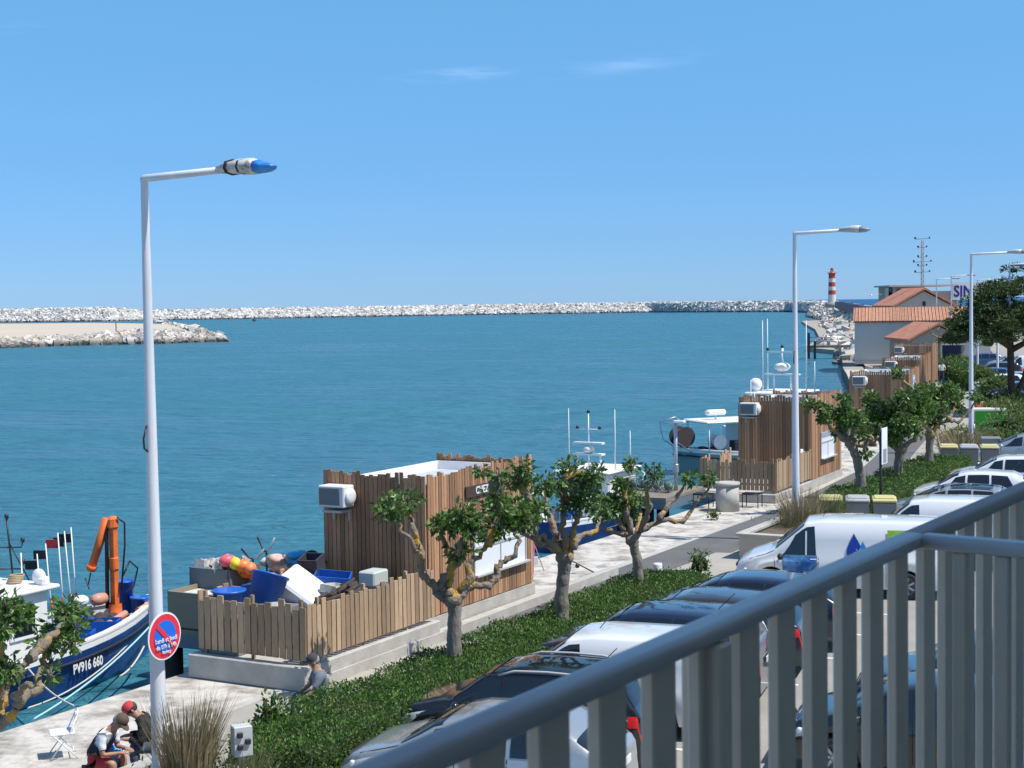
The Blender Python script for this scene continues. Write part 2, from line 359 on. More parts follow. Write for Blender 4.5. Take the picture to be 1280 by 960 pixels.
# rock armour
def rocks(mb,path,h0,h1,wid,n,size,mi=0,flat=.8,jz=.6):
    """path: list of ground points along the waterline; slope rises away from it over wid (vector function)"""
    seg=[(path[i+1][0]-path[i][0]).length for i in range(len(path)-1)]; tot=sum(seg); cum=np.cumsum([0]+seg)
    for k in range(n):
        d=random.random()*tot; i=min(int(np.searchsorted(cum,d,side='right')-1),len(seg)-1); f=(d-cum[i])/seg[i]
        a,b_=path[i],path[i+1]; p=a[0].lerp(b_[0],f); wv=a[1].lerp(b_[1],f); hh=a[2]*(1-f)+b_[2]*f
        t_=random.random(); p=p+wv*t_; z=WZ+(hh-WZ)*min(1,t_*1.35)+random.uniform(-jz,jz)*size*.5
        sz=size*random.uniform(.6,1.35); rock(mb,Vector((p.x,p.y,z)),sz,mi if not isinstance(mi,tuple) else random.choice(mi))
def rock(mb,c,sz,mi=0):
    M=rotm(random.uniform(0,6.3),random.uniform(-.6,.6),random.uniform(-.6,.6)); vs=[]
    d=[sz*random.uniform(.35,.65) for _ in range(3)]
    for x in(-1,1):
        for y in(-1,1):
            for z in(-1,1):
                k=random.uniform(.72,1.08); vs.append(M@Vector((x*d[0]*k,y*d[1]*k,z*d[2]*random.uniform(.75,1.05)))+c)
    mb.add(vs,[(0,1,3,2),(4,6,7,5),(0,4,5,1),(2,3,7,6),(0,2,6,4),(1,5,7,3)],mi)
M_rk1=mat('pale_rock',(.6,.58,.54),.9,var=.12,vs=.4,island=.25); M_rk2=mat('grey_rock',(.42,.38,.33),.9,var=.15,vs=.4,island=.35)
M_rk3=mat('tan_rock',(.5,.42,.33),.9,island=.2)
def wet(m):
    t=m.node_tree; n=t.nodes; b=n['Principled BSDF']; src=b.inputs['Base Color'].links[0].from_socket
    g=n.new('ShaderNodeNewGeometry'); sp=n.new('ShaderNodeSeparateXYZ'); t.links.new(g.outputs['Position'],sp.inputs[0]); mr_=n.new('ShaderNodeMapRange'); mr_.inputs[1].default_value=-.5; mr_.inputs[2].default_value=.5; mr_.inputs[3].default_value=.28; mr_.inputs[4].default_value=1; t.links.new(sp.outputs['Z'],mr_.inputs[0])
    h=n.new('ShaderNodeHueSaturation'); t.links.new(mr_.outputs[0],h.inputs['Value']); t.links.new(src,h.inputs['Color']); t.links.new(h.outputs[0],b.inputs['Base Color'])
for m_ in (M_rk1,M_rk2,M_rk3): wet(m_)
def wl(x,y,h,wx,wy): p=G(x,y,WZ); p.z=0; return (p,Vector((wx,wy,0)),h)
mb=MB(); F_=[M_rk1,M_rk2,M_rk3]
mb2=MB()
# outer breakwater core + rocks
P=[wl(-120,404.5,6.8,-6,26),wl(140,401.6,7.2,-6,26),wl(175,400.8,4.9,-6,24),wl(600,393.6,5.2,-8,24),wl(820,390.5,5.2,-10,22),wl(990,390.0,4.6,0,20),wl(1035,392,4.0,8,12)]
P=[(p[0],p[1],p[2]) for p in P]
rocks(mb,P,0,0,0,17000,2.15,mi=(0,0,0,1),jz=.3)
for i in range(len(P)-1):
    a,b_=P[i],P[i+1]; r1=[]
    for p in(a,b_):
        q=p[0]; r1.append([Vector((q.x,q.y,-2)),q+p[1]*.74+Vector((0,0,p[2]-.9)),q+p[1]*1.3+Vector((0,0,p[2]-.9)),q+p[1]*2+Vector((0,0,-2))])
    mb2.loft(r1,0,False,False,False)
tag(mb2.build('breakwater',M_rk2),kind='structure'); tag(mb.build('breakwater_rocks',F_),kind='stuff')
# rocks in front of the sand spit
mb=MB(); P=[wl(-60,436,.2,-1,7),wl(0,435,.2,-1,7),wl(90,432,.3,-1,7),wl(130,431,.7,-1,8),wl(170,430,1.2,-1,10),wl(205,429.5,1.1,0,9),wl(240,428,.5,-3,7),wl(283,427,-.5,-3,4)]
rocks(mb,P,0,0,0,2600,1.35,mi=(0,1,1,2),jz=.35)
for x,y in ((283,426),(262,417),(240,411),(218,406)): pass
P=[wl(283,426,-.3,-6,0),wl(258,415,.4,-8,0),wl(215,406.5,.8,-10,0)]
rocks(mb,P,0,0,0,220,1.6,mi=(0,1,2)); tag(mb.build('spit_rocks',F_),kind='stuff')
# channel rocks below the pier
mb=MB(); P=[wl(1008,396,4,8,14),wl(1030,401,4,10,10),wl(1024,410,3.5,14,6),wl(1042,420,3,13,4),wl(1026,430,2.6,12,4),wl(1022,436,1.8,14,3),wl(1048,441,1.2,10,3),wl(1050,457,.6,8,3),wl(1075,459,.3,5,3)]
rocks(mb,P,0,0,0,2400,1.35,mi=(0,0,1,2)); 
tag(mb.build('channel_rocks',F_),kind='stuff')
# raised pier running out to the lighthouse
M_pier=mat('pier_concrete',(.32,.31,.29),.9,var=.15,vs=.3); mb=MB()
pa=[(G(1036,379,5.0),5.0,5.2),(G(1048,386,2.6),2.6,4.9),(G(1068,394,1.4),1.4,4.3),(G(1100,404,1.0),1.0,3.6)]
L1=[];
for p,z0,z1 in pa: L1.append([Vector((p.x-9,p.y,-2)),Vector((p.x-5,p.y,z0)),Vector((p.x+6,p.y,z0)),Vector((p.x+6,p.y,z1)),Vector((p.x+8,p.y,z1)),Vector((p.x+10,p.y,-2))])
mb.loft(L1,0,False,False,False); tag(mb.build('pier',M_pier),kind='structure')
# pier wall (dark seaward parapet)
A=R(1046,380,500); B=R(1094,390,300)
mb=MB(); n_=8
for i in range(n_):
    a=A.lerp(B,i/n_); b_=A.lerp(B,(i+1)/n_); za=7-(376.0+1.2*i-373.8)*a.y/1924; d=b_-a; c=(a+b_)/2
    mb.box((c.x,c.y,c.z-.2),(d.length+.4,1.2,2.2+.2*(i%2)),rz=math.atan2(d.y,d.x))
tag(mb.build('pier_parapet',mat('dark_concrete',(.16,.17,.19),.9,var=.2,vs=.5)),label='dark concrete parapet wall running along the pier to the lighthouse',cat='wall')
# ================= builders
WOODv=(.30,.195,.125)
M_wood=mat('larch_cladding',(.38,.205,.11),.8,var=.2,vs=9,stretch=(6,6,.6),island=.42,bump=.2,bs=12)
M_wood2=mat('weathered_picket',(.40,.275,.17),.85,var=.18,vs=9,stretch=(6,6,.6),island=.35,bump=.2,bs=12)
M_whitebox=mat('white_panel',(.74,.75,.76),.5)
M_grey=mat('grey_plastic',(.2,.21,.22),.5); M_lgrey=mat('light_grey_metal',(.45,.46,.46),.4)
def planks(mb,a,b,z0,zt,w=.145,gap=.012,th=.03,jz=.06,miss=0,zf=None,lean=0):
    a=Vector(a); b=Vector(b); d=b-a; n=max(1,int(d.length/(w+gap))); st=d.length/n; ang=math.atan2(d.y,d.x)
    for i in range(n):
        if random.random()<miss: continue
        p=a+d*((i+.5)/n); t_=zt(i/n) if callable(zt) else zt; top=t_+random.uniform(-jz,jz); lo=z0(i/n) if callable(z0) else z0
        ww=(st-gap)*random.uniform(.93,1.0); mb.box((p.x,p.y,(lo+top)/2),(ww,th*random.uniform(.8,1.3),top-lo),rz=ang,rx=random.uniform(-.004,.004),ry=random.uniform(-lean,lean))
def text_rot(nrm,upv=Vector((0,0,1))):
    z=Vector(nrm).normalized(); x=upv.cross(z).normalized(); y=z.cross(x); return Matrix((x,y,z)).transposed()
def cabin(s0,q0,Ls,D,z0,zt,label,rz=RZ,sign=None,hatch=None,ac=True,poster=None,boxh=.9,slits=False,org=None,name='wooden_cabin',front=True):
    t=thing(name,label,'cabin',org or Q(s0,q0),rz,'timber clad fishermen cabins on the quay')
    mb=MB(); mb.box((Ls/2,D/2,z0/2),(Ls+.1,D+.1,z0)); mb.build('plinth',M_concrete,t)
    mb=MB(); zr=zt-.42
    mb.box((Ls/2,D/2,(z0+zr)/2),(Ls-.14,D-.14,zr-z0)); mb.build('container_body',M_whitebox,t)
    mb=MB()   # roof rim and ribbed roof sheet
    for (c,d) in (((Ls/2,.1,zr+.1),(Ls-.12,.06,.24)),((Ls/2,D-.1,zr+.1),(Ls-.12,.06,.24)),((.1,D/2,zr+.1),(.06,D-.26,.24)),((Ls-.1,D/2,zr+.1),(.06,D-.26,.24))): mb.box(c,d)
    k=.3
    while k<Ls-.25: mb.box((k,D/2,zr+.015),(.09,D-.3,.03)); k+=.25
    mb.build('roof',M_white,t)
    mb=MB(); 
    planks(mb,(-.02,D,0),(-.02,0,0),z0+.03,zt,w=.092); 
    mb.build('end_cladding',M_wood,t)
    mb=MB(); planks(mb,(Ls+.02,D,0),(Ls+.02,0,0),z0+.03,zt-.08,w=.092); mb.build('end_cladding',M_wood,t)
    mb=MB()
    if hatch:
        x0,x1,h0,h1=hatch
        planks(mb,(0,-.02,0),(x0,-.02,0),z0+.03,zt,w=.092); planks(mb,(x1,-.02,0),(Ls,-.02,0),z0+.03,zt,w=.092)
        planks(mb,(x0,-.02,0),(x1,-.02,0),z0+.03,h0-.05,jz=.001,w=.092); planks(mb,(x0,-.02,0),(x1,-.02,0),h1+.02,zt,w=.092)
    else: planks(mb,(0,-.02,0),(Ls,-.02,0),z0+.03,zt,w=.092)
    mb.build('front_cladding',M_wood,t)
    mb=MB(); planks(mb,(Ls*.0,D+.02,0),(Ls,D+.02,0),z0+.03,zt-.3,jz=.01); mb.build('rear_cladding',M_wood,t)
    if hatch:
        hb=MB(); hb.box(((x0+x1)/2,-.035,(h0+h1)/2),(x1-x0,.03,h1-h0)); hp=hb.build('hatch',mat('shutter_white',(.8,.82,.85),.35),t)
        f=MB(); xm=(x0+x1)/2; zm=h0+(h1-h0)*.62
        f.box((xm,-.056,zm),(x1-x0,.02,.05)); f.box((xm,-.056,(h0+zm)/2),(.03,.02,zm-h0)); 
        for x in (x0,x1): f.box((x,-.056,(h0+h1)/2),(.04,.03,h1-h0))
        f.box((xm,-.056,h1),(x1-x0+.04,.03,.04)); f.build('hatch_frame',M_lgrey,hp)
        f=MB(); f.box((xm,-.1,h0-.02),(x1-x0+.1,.14,.04)); f.build('counter',M_lgrey,hp)
        f=MB(); nn=int((x1-x0)/.12)
        for k in range(nn): a_=x0+.03+(x1-x0-.06)*k/nn; b_=a_+.11; f.add([(a_,-.075,h1-.02),(b_,-.075,h1-.02),(b_,-.08,h1-.1),((a_+b_)/2,-.085,h1-.17),(a_,-.08,h1-.1)],[(0,4,3,2,1)])
        f.build('awning_fringe',mat('fringe_lilac',(.35,.34,.42),.8),hp)
    if sign:
        x,z,txt,sw=sign; mb=MB(); mb.bbox((x+sw/2,-.065,z),(sw,.035,.25),.006); b_=mb.build('sign_board',mat('sign_brown',(.07,.04,.03),.6),t)
        text_mesh(txt,.165,'lettering',M_white,b_,Vector((x+sw*.5,-.086,z)),text_rot((0,-1,0)),squash=.93)
    if ac:
        yy=D-.5; mb=MB(); mb.bbox((-.26,yy,zt-.48),(.4,.66,.46),.02); a=mb.build('air_conditioner',mat('ac_white',(.72,.72,.7),.45),t)
        g_=MB(); g_.box((-.463,yy+.04,zt-.48),(.012,.52,.36)); 
        for k in range(9): g_.box((-.472,yy+.04,zt-.64+k*.04),(.01,.52,.012))
        g_.build('grille',M_grey,a)
        f=MB(); Mx=rotm(0,0,pi/2); f.lathe([(.17,0),(.18,.04),(.15,.07),(.06,.08),(.0,.08)],(-.24,yy-.33,zt-.48),14,0,Mx); f.build('fan_housing',M_white,a)
        f=MB(); f.box((-.25,yy,zt-.8),(.4,.5,.05)); f.box((-.06,yy-.2,zt-.9),(.05,.05,.25)); f.box((-.06,yy+.2,zt-.9),(.05,.05,.25)); f.build('bracket',M_lgrey,a)
    if poster:
        x,z,pw,ph=poster; mb=MB(); mb.box((x,-.05,z),(pw,.02,ph)); mb.build('poster',mat('poster_print',(.7,.75,.8),.5,col2=(.04,.14,.4),vs=4,thr=(.45,.52)),t)
    return t
def terrace(label,s0,q0,Ls,D,z0,zf,rz=RZ,name='picket_fence',openx=True,org=None):
    """concrete plinth and picket fence round a cabin terrace; x=0 is the near end"""
    o=org or Q(s0,q0)
    t=thing(name,label,'fence',o,rz)
    mb=MB(); planks(mb,(-.0,D,0),(-.0,0,0),z0+.09,zf,gap=.025,w=.13,jz=.1,lean=.012); 
    for y in (.15,D*.5,D-.15): mb.box((.05,y,z0+.6),(.06,.06,1.2))
    for z in (.3,.85): mb.box((.045,D/2,z0+z),(.04,D-.1,.07))
    mb.build('fence_panel',M_wood2,t)
    mb=MB(); planks(mb,(0,0,0),(Ls,0,0),z0+.09,lambda f: zf+.0,gap=.02,w=.13,jz=.07,lean=.01)
    k=.4
    while k<Ls: mb.box((k,.05,z0+.6),(.06,.06,1.2)); k+=1.5
    for z in (.3,.85): mb.box((Ls/2,.045,z0+z),(Ls-.1,.04,.07))
    mb.build('fence_panel',M_wood2,t)
    for a_,b_ in ((0,.25),(.5,.8)): mb=MB(); planks(mb,(Ls*a_,D,0),(Ls*b_,D,0),z0+.09,zf,gap=.03,w=.13,jz=.12); mb.build('fence_panel',M_wood2,t)
    return t
def plinth(label,s0,q0,Ls,D,h,rz=RZ,org=None):
    mb=MB(); mb.bbox((Ls/2,D/2,h/2),(Ls,D,h),.02); return solo(mb,'concrete_plinth',M_concrete,label,'plinth',org or Q(s0,q0),rz)
# ---- street lamp
def lamp(base,H,label,r0=.1,wrapped=False,far=False,arm=1.35,hl=.85,rz=None):
    t=thing('street_lamp',label,'street lamp',base,rad(-29) if rz is None else rz,'tall white street lamps along the quay')   # local +x is the arm
    mb=MB(); mb.lathe([(r0,0),(r0*.96,1.2),(r0*.45,H-.05),(r0*.45,H)],(0,0,0),12 if not far else 6,0); mb.build('pole',M_lamp,t)
    if not far:
        mb=MB(); mb.tube([(r0+.01,0,1.0),(r0+.02,0,1.35)],.035,6); mb.build('service_hatch',M_lamp,t)
        if wrapped is not None:
            mb=MB(); mb.tube([(0,-r0*.75,H*.62),(.02,-r0*1.5,H*.60),(.0,-r0*1.2,H*.585),(0,-r0*.7,H*.58)],.014,5); mb.build('cable_loop',M_black,t)
    mb=MB(); mb.tube([(-.03,0,H-.02),(0,0,H+.01),(arm,0,H+.05)],[r0*.42,r0*.45,r0*.4],8); mb.build('arm',M_lamp,t)
    hx=arm-.03; hz=H+.06; Mh=rotm(0,-.0)
    def ring(x,wy,zt,zb): 
        p=[(x,-wy,0),(x,-wy*.8,zt*.7),(x,0,zt),(x,wy*.8,zt*.7),(x,wy,0),(x,wy*.75,zb*.75),(x,0,zb),(x,-wy*.75,zb*.75)]
        return [Mh@Vector(k)+Vector((hx,0,hz)) for k in p]
    prof=[(0,.06,.045,-.04),(.08,.11,.07,-.06),(.35,.17,.12,-.08),(.6,.18,.12,-.1),(hl-.24,.16,.09,-.09)]
    mb=MB(); mb.loft([ring(*k) for k in prof]); h=mb.build('lamp_head',mat('wrapped_head',(.62,.6,.56),.4,col2=(.3,.28,.27),vs=9,thr=(.5,.62)) if wrapped else mat('lamp_head_grey',(.5,.5,.48),.4,var=.1),t)
    mb=MB(); mb.loft([ring(hl-.24,.162,.092,-.092),ring(hl-.1,.14,.055,-.085),ring(hl+.0,.09,.02,-.05),ring(hl+.05,.03,.0,-.01)]); mb.build('lamp_nose',mat('blue_tape',(.02,.13,.5),.35,col2=(.06,.35,.8),vs=7) if wrapped else mat('lamp_lens',(.3,.32,.33),.2),h)
    if wrapped:
        mb=MB()
        for x,k in ((.22,1.04),(.42,1.03)):
            mb.loft([ring(x,.155*k+.015,.115*k,-.085*k),ring(x+.03,.16*k+.015,.118*k,-.088*k)])
        mb.build('tape_band',M_black,h)
    return t
# ---- cars
def lerp(a,b,t): return a+(b-a)*t
class Car:
    def __init__(s,kind,L,W,H):
        s.L,s.W,s.H=L,W,H; h=L/2
        if kind=='van':
            s.top=[(-h,.5),(-h+.02,1.1),(-h+.06,H-.12),(-h+.18,H-.02),(-h+.6,H),(h-2.2,H),(h-1.75,H-.06),(h-1.0,H*.63),(h-.85,H*.585),(h-.35,H*.5),(h-.1,H*.42),(h,.5)]
            s.belt=[(-h,H*.52),(h-1.7,H*.52),(h-1.0,H*.49),(h-.6,H*.44),(h,.5)]; s.ws=(h-1.72,h-1.03); s.tum=.15; s.wf=h-.92; s.wr=-h+.88; s.rw=.33
            s.side=[(h-2.0,h-1.1,h-1.96,h-1.5)]; s.door=[h-2.05,-h+1.35,h-1.0]
        elif kind=='suv':
            s.top=[(-h,.5),(-h+.04,.98),(-h+.12,1.1),(-h+.3,H-.16),(-h+.5,H-.03),(-.5,H),(.15,H-.02),(.5,H-.1),(h-1.0,1.06),(h-.75,1.03),(h-.2,.9),(h-.06,.78),(h,.55)]
            s.belt=[(-h,1.0),(0,.98),(h-1,.94),(h-.3,.8),(h,.6)]; s.ws=(.42,h-1.04); s.tum=.28; s.wf=h-.82; s.wr=-h+.8; s.rw=.34
            s.side=[(-h+.5,-.62,-h+.72,-.62),(-.55,.16,-.55,.12),(.23,h-1.25,.2,.5)]; s.door=[-.58,.2,h-1.15]
        else:
            s.top=[(-h,.5),(-h+.04,.9),(-h+.1,1.0),(-h+.5,H-.17),(-h+.8,H-.04),(-.4,H),(.15,H-.02),(.55,H-.12),(h-.95,1.0),(h-.8,.97),(h-.25,.83),(h-.08,.7),(h,.5)]
            s.belt=[(-h,.96),(0,.93),(h-1,.9),(h-.3,.74),(h,.55)]; s.ws=(.42,h-1.02); s.tum=.3; s.wf=h-.8; s.wr=-h+.78; s.rw=.315
            s.side=[(-h+.75,-.62,-h+.98,-.62),(-.55,.16,-.55,.12),(.23,h-1.22,.2,.52)]; s.door=[-.58,.2,h-1.12]
        s.kind=kind; s.zs=.24
    def f(s,tab,x): return float(np.interp(x,[a for a,_ in tab],[b for _,b in tab]))
    def half(s,x):
        h=s.L/2; e=max(0,(abs(x)-(h-.55))/.55); return s.W/2*(1-.2*e**2.2 if x>0 else 1-.12*e**2.5)
    def rows(s,x):
        top=s.f(s.top,x); be=min(s.f(s.belt,x),top-.015); w=s.half(x); zb=s.zs
        for xc in(s.wf,s.wr):
            R_=s.rw+.055; dd=abs(x-xc)
            if dd<R_: zb=max(zb,s.rw+math.sqrt(R_*R_-dd*dd))
        g=top-be; wr=w*.955-s.tum*g; e=min(1,g/.3)
        z1=lerp(zb,be,.2); z2=lerp(zb,be,.6)
        return [(w*.955,zb),(w*.99,z1),(w,z2),(w*.985,lerp(z2,be,.75)),(w*.955,be),(lerp(w*.955,wr,.5)+.012,lerp(be,top-.06*e,.5)),(wr,top-.06*e),(wr*.9,top-.022*e),(wr*.5,top-.004),(0,top)]
    def S(s,x,v,side):
        r=s.rows(x); i=min(int(v),8); f=v-i; y=lerp(r[i][0],r[i+1][0],f); z=lerp(r[i][1],r[i+1][1],f); return Vector((x,side*y,z))
    def nrm(s,x,v,side):
        e=.02; a=s.S(x+e,v,side)-s.S(x-e,v,side); v2=min(v+.05,9); v1=v2-.1; b=s.S(x,v2,side)-s.S(x,v1,side); n_=a.cross(b)*side
        if n_.length<1e-9: return Vector((0,0,1))
        n_.normalize(); return n_ if n_.dot(Vector((0,side*1,.3)))>0 else -n_
    def patch(s,mb,side,xa,xb,va,vb,off=.006,nx=6,nv=3,mi=0,xat=None,xbt=None):
        xat=xa if xat is None else xat; xbt=xb if xbt is None else xbt; g_=[]
        for j in range(nv+1):
            fv=j/nv; v=lerp(va,vb,fv); x0=lerp(xa,xat,fv); x1=lerp(xb,xbt,fv)
            g_.append([s.S(lerp(x0,x1,i/nx),v,side)+s.nrm(lerp(x0,x1,i/nx),v,side)*off for i in range(nx+1)])
        vs=[p for r in g_ for p in r]; F=[]
        for j in range(nv):
            for i in range(nx):
                a=j*(nx+1)+i; q=(a,a+1,a+nx+2,a+nx+1); F.append(q if side<0 else q[::-1])
        mb.add(vs,F,mi,True)
def make_car(kind,L,W,H,paint,label,cat='car',loc=(0,0,0),rz=0,roofm=None,rims=0,detail=2,group='cars parked in the harbour car park',rails=False,name='parked_car',roofglass=False,logo=None):
    c=Car(kind,L,W,H); t=thing(name,label,cat,loc,rz,group); h=L/2
    xs0=sorted(set([round(x,3) for x in np.arange(-h,h,.14 if detail>1 else .3)]+[a for a,_ in c.top]+[h-.03,-h+.02]+[k+d for k in(c.wf,c.wr) for d in np.arange(-.4,.41,.1 if detail>1 else .2)]))
    keep=[a for a,_ in c.top]; xs=[]
    for x in xs0:
        if x in keep or (min(abs(x-k) for k in keep)>.018 and (not xs or x-xs[-1]>.018)): xs.append(x)
    mb=MB(); rings=[]
    for x in xs:
        x=max(-h,min(h,x)); r=c.rows(x); rings.append([Vector((x,-y,z)) for y,z in r]+[Vector((x,y,z)) for y,z in r[-2::-1]])
    mb.loft(rings,0,False,False,True)
    for R_,fl in((rings[0],1),(rings[-1],0)):
        n_=len(R_); 
        for k in range(n_//2): 
            q=(R_[k],R_[k+1],R_[n_-2-k],R_[n_-1-k]); mb.add(q if not fl else q[::-1],[(0,1,2,3)])
    mb.build('body',paint,t)
    u=MB(); u.box((0,0,.42),(L-.3,W-.25,.36)); u.box((0,0,.62),(c.wf-c.wr-.9,W-.12,.3)); u.build('underbody',M_dark,t)
    for sd_ in(-1,1):
        for (a,b,at,bt) in c.side:
            m_=MB(); c.patch(m_,sd_,a,b,4.12,5.86,.008,5,3,0,at,bt); m_.build('side_window',M_glass,t)
    m_=MB(); 
    for sd_ in(-1,1): c.patch(m_,sd_,c.ws[0],c.ws[1],6.25,9,.012,5,4)
    m_.build('windscreen',M_glass,t)
    if kind!='van':
        m_=MB(); x0,x1=(-h+.14,-h+.28) if kind=='suv' else (-h+.14,-h+.5)
        for sd_ in(-1,1): c.patch(m_,sd_,x0,x1,6.3,9,.012,3,4)
        m_.build('rear_window',M_glass,t)
    if roofm or roofglass:
        m_=MB()
        for sd_ in(-1,1): c.patch(m_,sd_,-h+.7,c.ws[0]-.06,6.2,9,.01,5,3)
        m_.build('roof_panel',roofm or M_glass,t)
    for sd_ in(-1,1):
        m_=MB(); c.patch(m_,sd_,h-.46,h-.07,2.5,3.9,.008,4,2,0,h-.62,h-.1); hl=m_.build('headlight',mat('headlight_glass',(.55,.58,.6),.12,spec=.9),t)
        if detail>1:
            m_=MB(); m_.ball(c.S(h-.28,3.2,sd_)+Vector((.0,0,0)),.05,8,6,sc=(1,.5,1)); m_.build('bulb',mat('headlight_bulb',(.85,.87,.9),.1),hl)
        m_=MB()
        if kind=='van': c.patch(m_,sd_,-h+.01,-h+.1,2.3,5.0,.01,2,4)
        else: c.patch(m_,sd_,-h+.015,-h+.22,2.6,4.0,.01,3,3)
        m_.build('taillight',mat('taillight_red',(.55,.02,.02),.2),t)
        m_=MB(); p=c.S(c.ws[1]-.12,4.2,sd_)+Vector((0,sd_*.13,.03)); m_.ball(p,.11,8,6,sc=(.7,1,.75)); m_.build('mirror',paint if kind!='van' else M_dark,t)
        # wheels
        for xc in(c.wf,c.wr):
            Mx=rotm(0,0,sd_*-pi/2); y=sd_*(W/2-.2); w_=MB(); r=c.rw
            w_.lathe([(r*.62,0),(r*.95,.0),(r,.03),(r,.17),(r*.95,.2),(r*.66,.2),(r*.62,.17),(r*.62,0)],(xc,y,r),24 if detail>1 else 12,0,Mx); wh=w_.build('wheel',M_dark,t)
            w_=MB(); w_.lathe([(r*.66,.195),(r*.6,.17),(r*.58,.1),(.0,.1)],(xc,y,r),24 if detail>1 else 10,0,Mx)
            if detail>1:
                for k in range(rims or 7):
                    a=2*pi*k/(rims or 7); w_.box((xc+math.cos(a)*r*.34,y+sd_*.15,r+math.sin(a)*r*.34),(r*.56,.04,.045),ry=-a,rz=0)
                w_.lathe([(.06,.12),(.06,.19),(.0,.19)],(xc,y,r),12,0,Mx)
            w_.build('rim',M_lgrey if rims else M_steel,wh)
    if detail>1:
        m_=MB()
        for sd_ in(-1,1):
            for x in c.door: c.patch(m_,sd_,x-.006,x+.006,.4,4.0,.003,1,6)
            for x in (-h+.02,): pass
            c.patch(m_,sd_,c.ws[1]+.03,h-.2,5.9,6.1,.003,4,1)
        m_.build('panel_gap',mat('gap_black',(.01,.01,.01),.8),t)
        m_=MB()
        for sd_ in(-1,1):
            for x in c.door[:-1]:
                p=c.S(x+.12,3.4,sd_); m_.bbox(p+Vector((0,sd_*.012,0)),(.16,.03,.03),.01)
        m_.build('door_handle',paint,t)
        m_=MB(); m_.bbox((h-.01,0,.42),(.05,W*.6,.22),.02); m_.bbox((h-.03,0,.66),(.06,W*.45,.1),.02); m_.build('grille',M_dark,t)
        m_=MB(); m_.bbox((h+.02,0,.45),(.02,.5,.11),.004); m_.bbox((-h-.01,0,.8 if kind!='suv' else .75),(.02,.5,.11),.004); m_.build('number_plate',M_white,t)
        m_=MB(); m_.tube([(-h+.9 if kind!='van' else h-2.1,0,H-.02),((-h+.6) if kind!='van' else h-2.35,0,H+.28)],.008,5); m_.build('aerial',M_black,t)
        # wipers and cowl
        for k in(-1,1): m_=MB(); m_.tube([c.S(c.ws[1]+.02,9,1)+Vector((0,k*.35,.02)),c.S(c.ws[1]-.3,8.4,1)+Vector((0,k*.35-.35,.03))],.008,4); m_.build('wiper',M_black,t)
    if rails:
        for sd_ in(-1,1):
            m_=MB(); pts=[c.S(lerp(-h+.75,c.ws[0]-.15,i/6),6.15,sd_)+Vector((0,0,.05 if 0<i<6 else .0)) for i in range(7)]; m_.tube(pts,.02,6); m_.build('roof_rail',M_lgrey,t)
    return t,c
# ---- plants
LEAF_H=leafmat('hedge_leaf',(.025,.08,.013),(.12,.225,.04),.22,.5)
LEAF_M=leafmat('mulberry_leaf',(.035,.09,.02),(.14,.25,.05),.28,.4)
LEAF_P=leafmat('pine_needles',(.02,.045,.012),(.09,.13,.03),.15,.6)
LEAF_B=leafmat('bush_leaf',(.05,.09,.02),(.17,.24,.06),.25,.5)
GRASS=leafmat('dry_grass',(.22,.16,.09),(.42,.34,.22),.3,.8)
GRASSG=leafmat('green_grass',(.10,.13,.04),(.25,.26,.12),.3,.8)
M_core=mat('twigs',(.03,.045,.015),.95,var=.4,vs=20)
M_bark=mat('bark_grey',(.22,.18,.14),.9,col2=(.46,.27,.05),vs=3.2,bump=1,bs=16,thr=(.5,.64),world=True)
M_trunk=mat('trunk_grey',(.2,.175,.145),.9,var=.3,vs=5,bump=.8,bs=14,stretch=(1,1,.35))
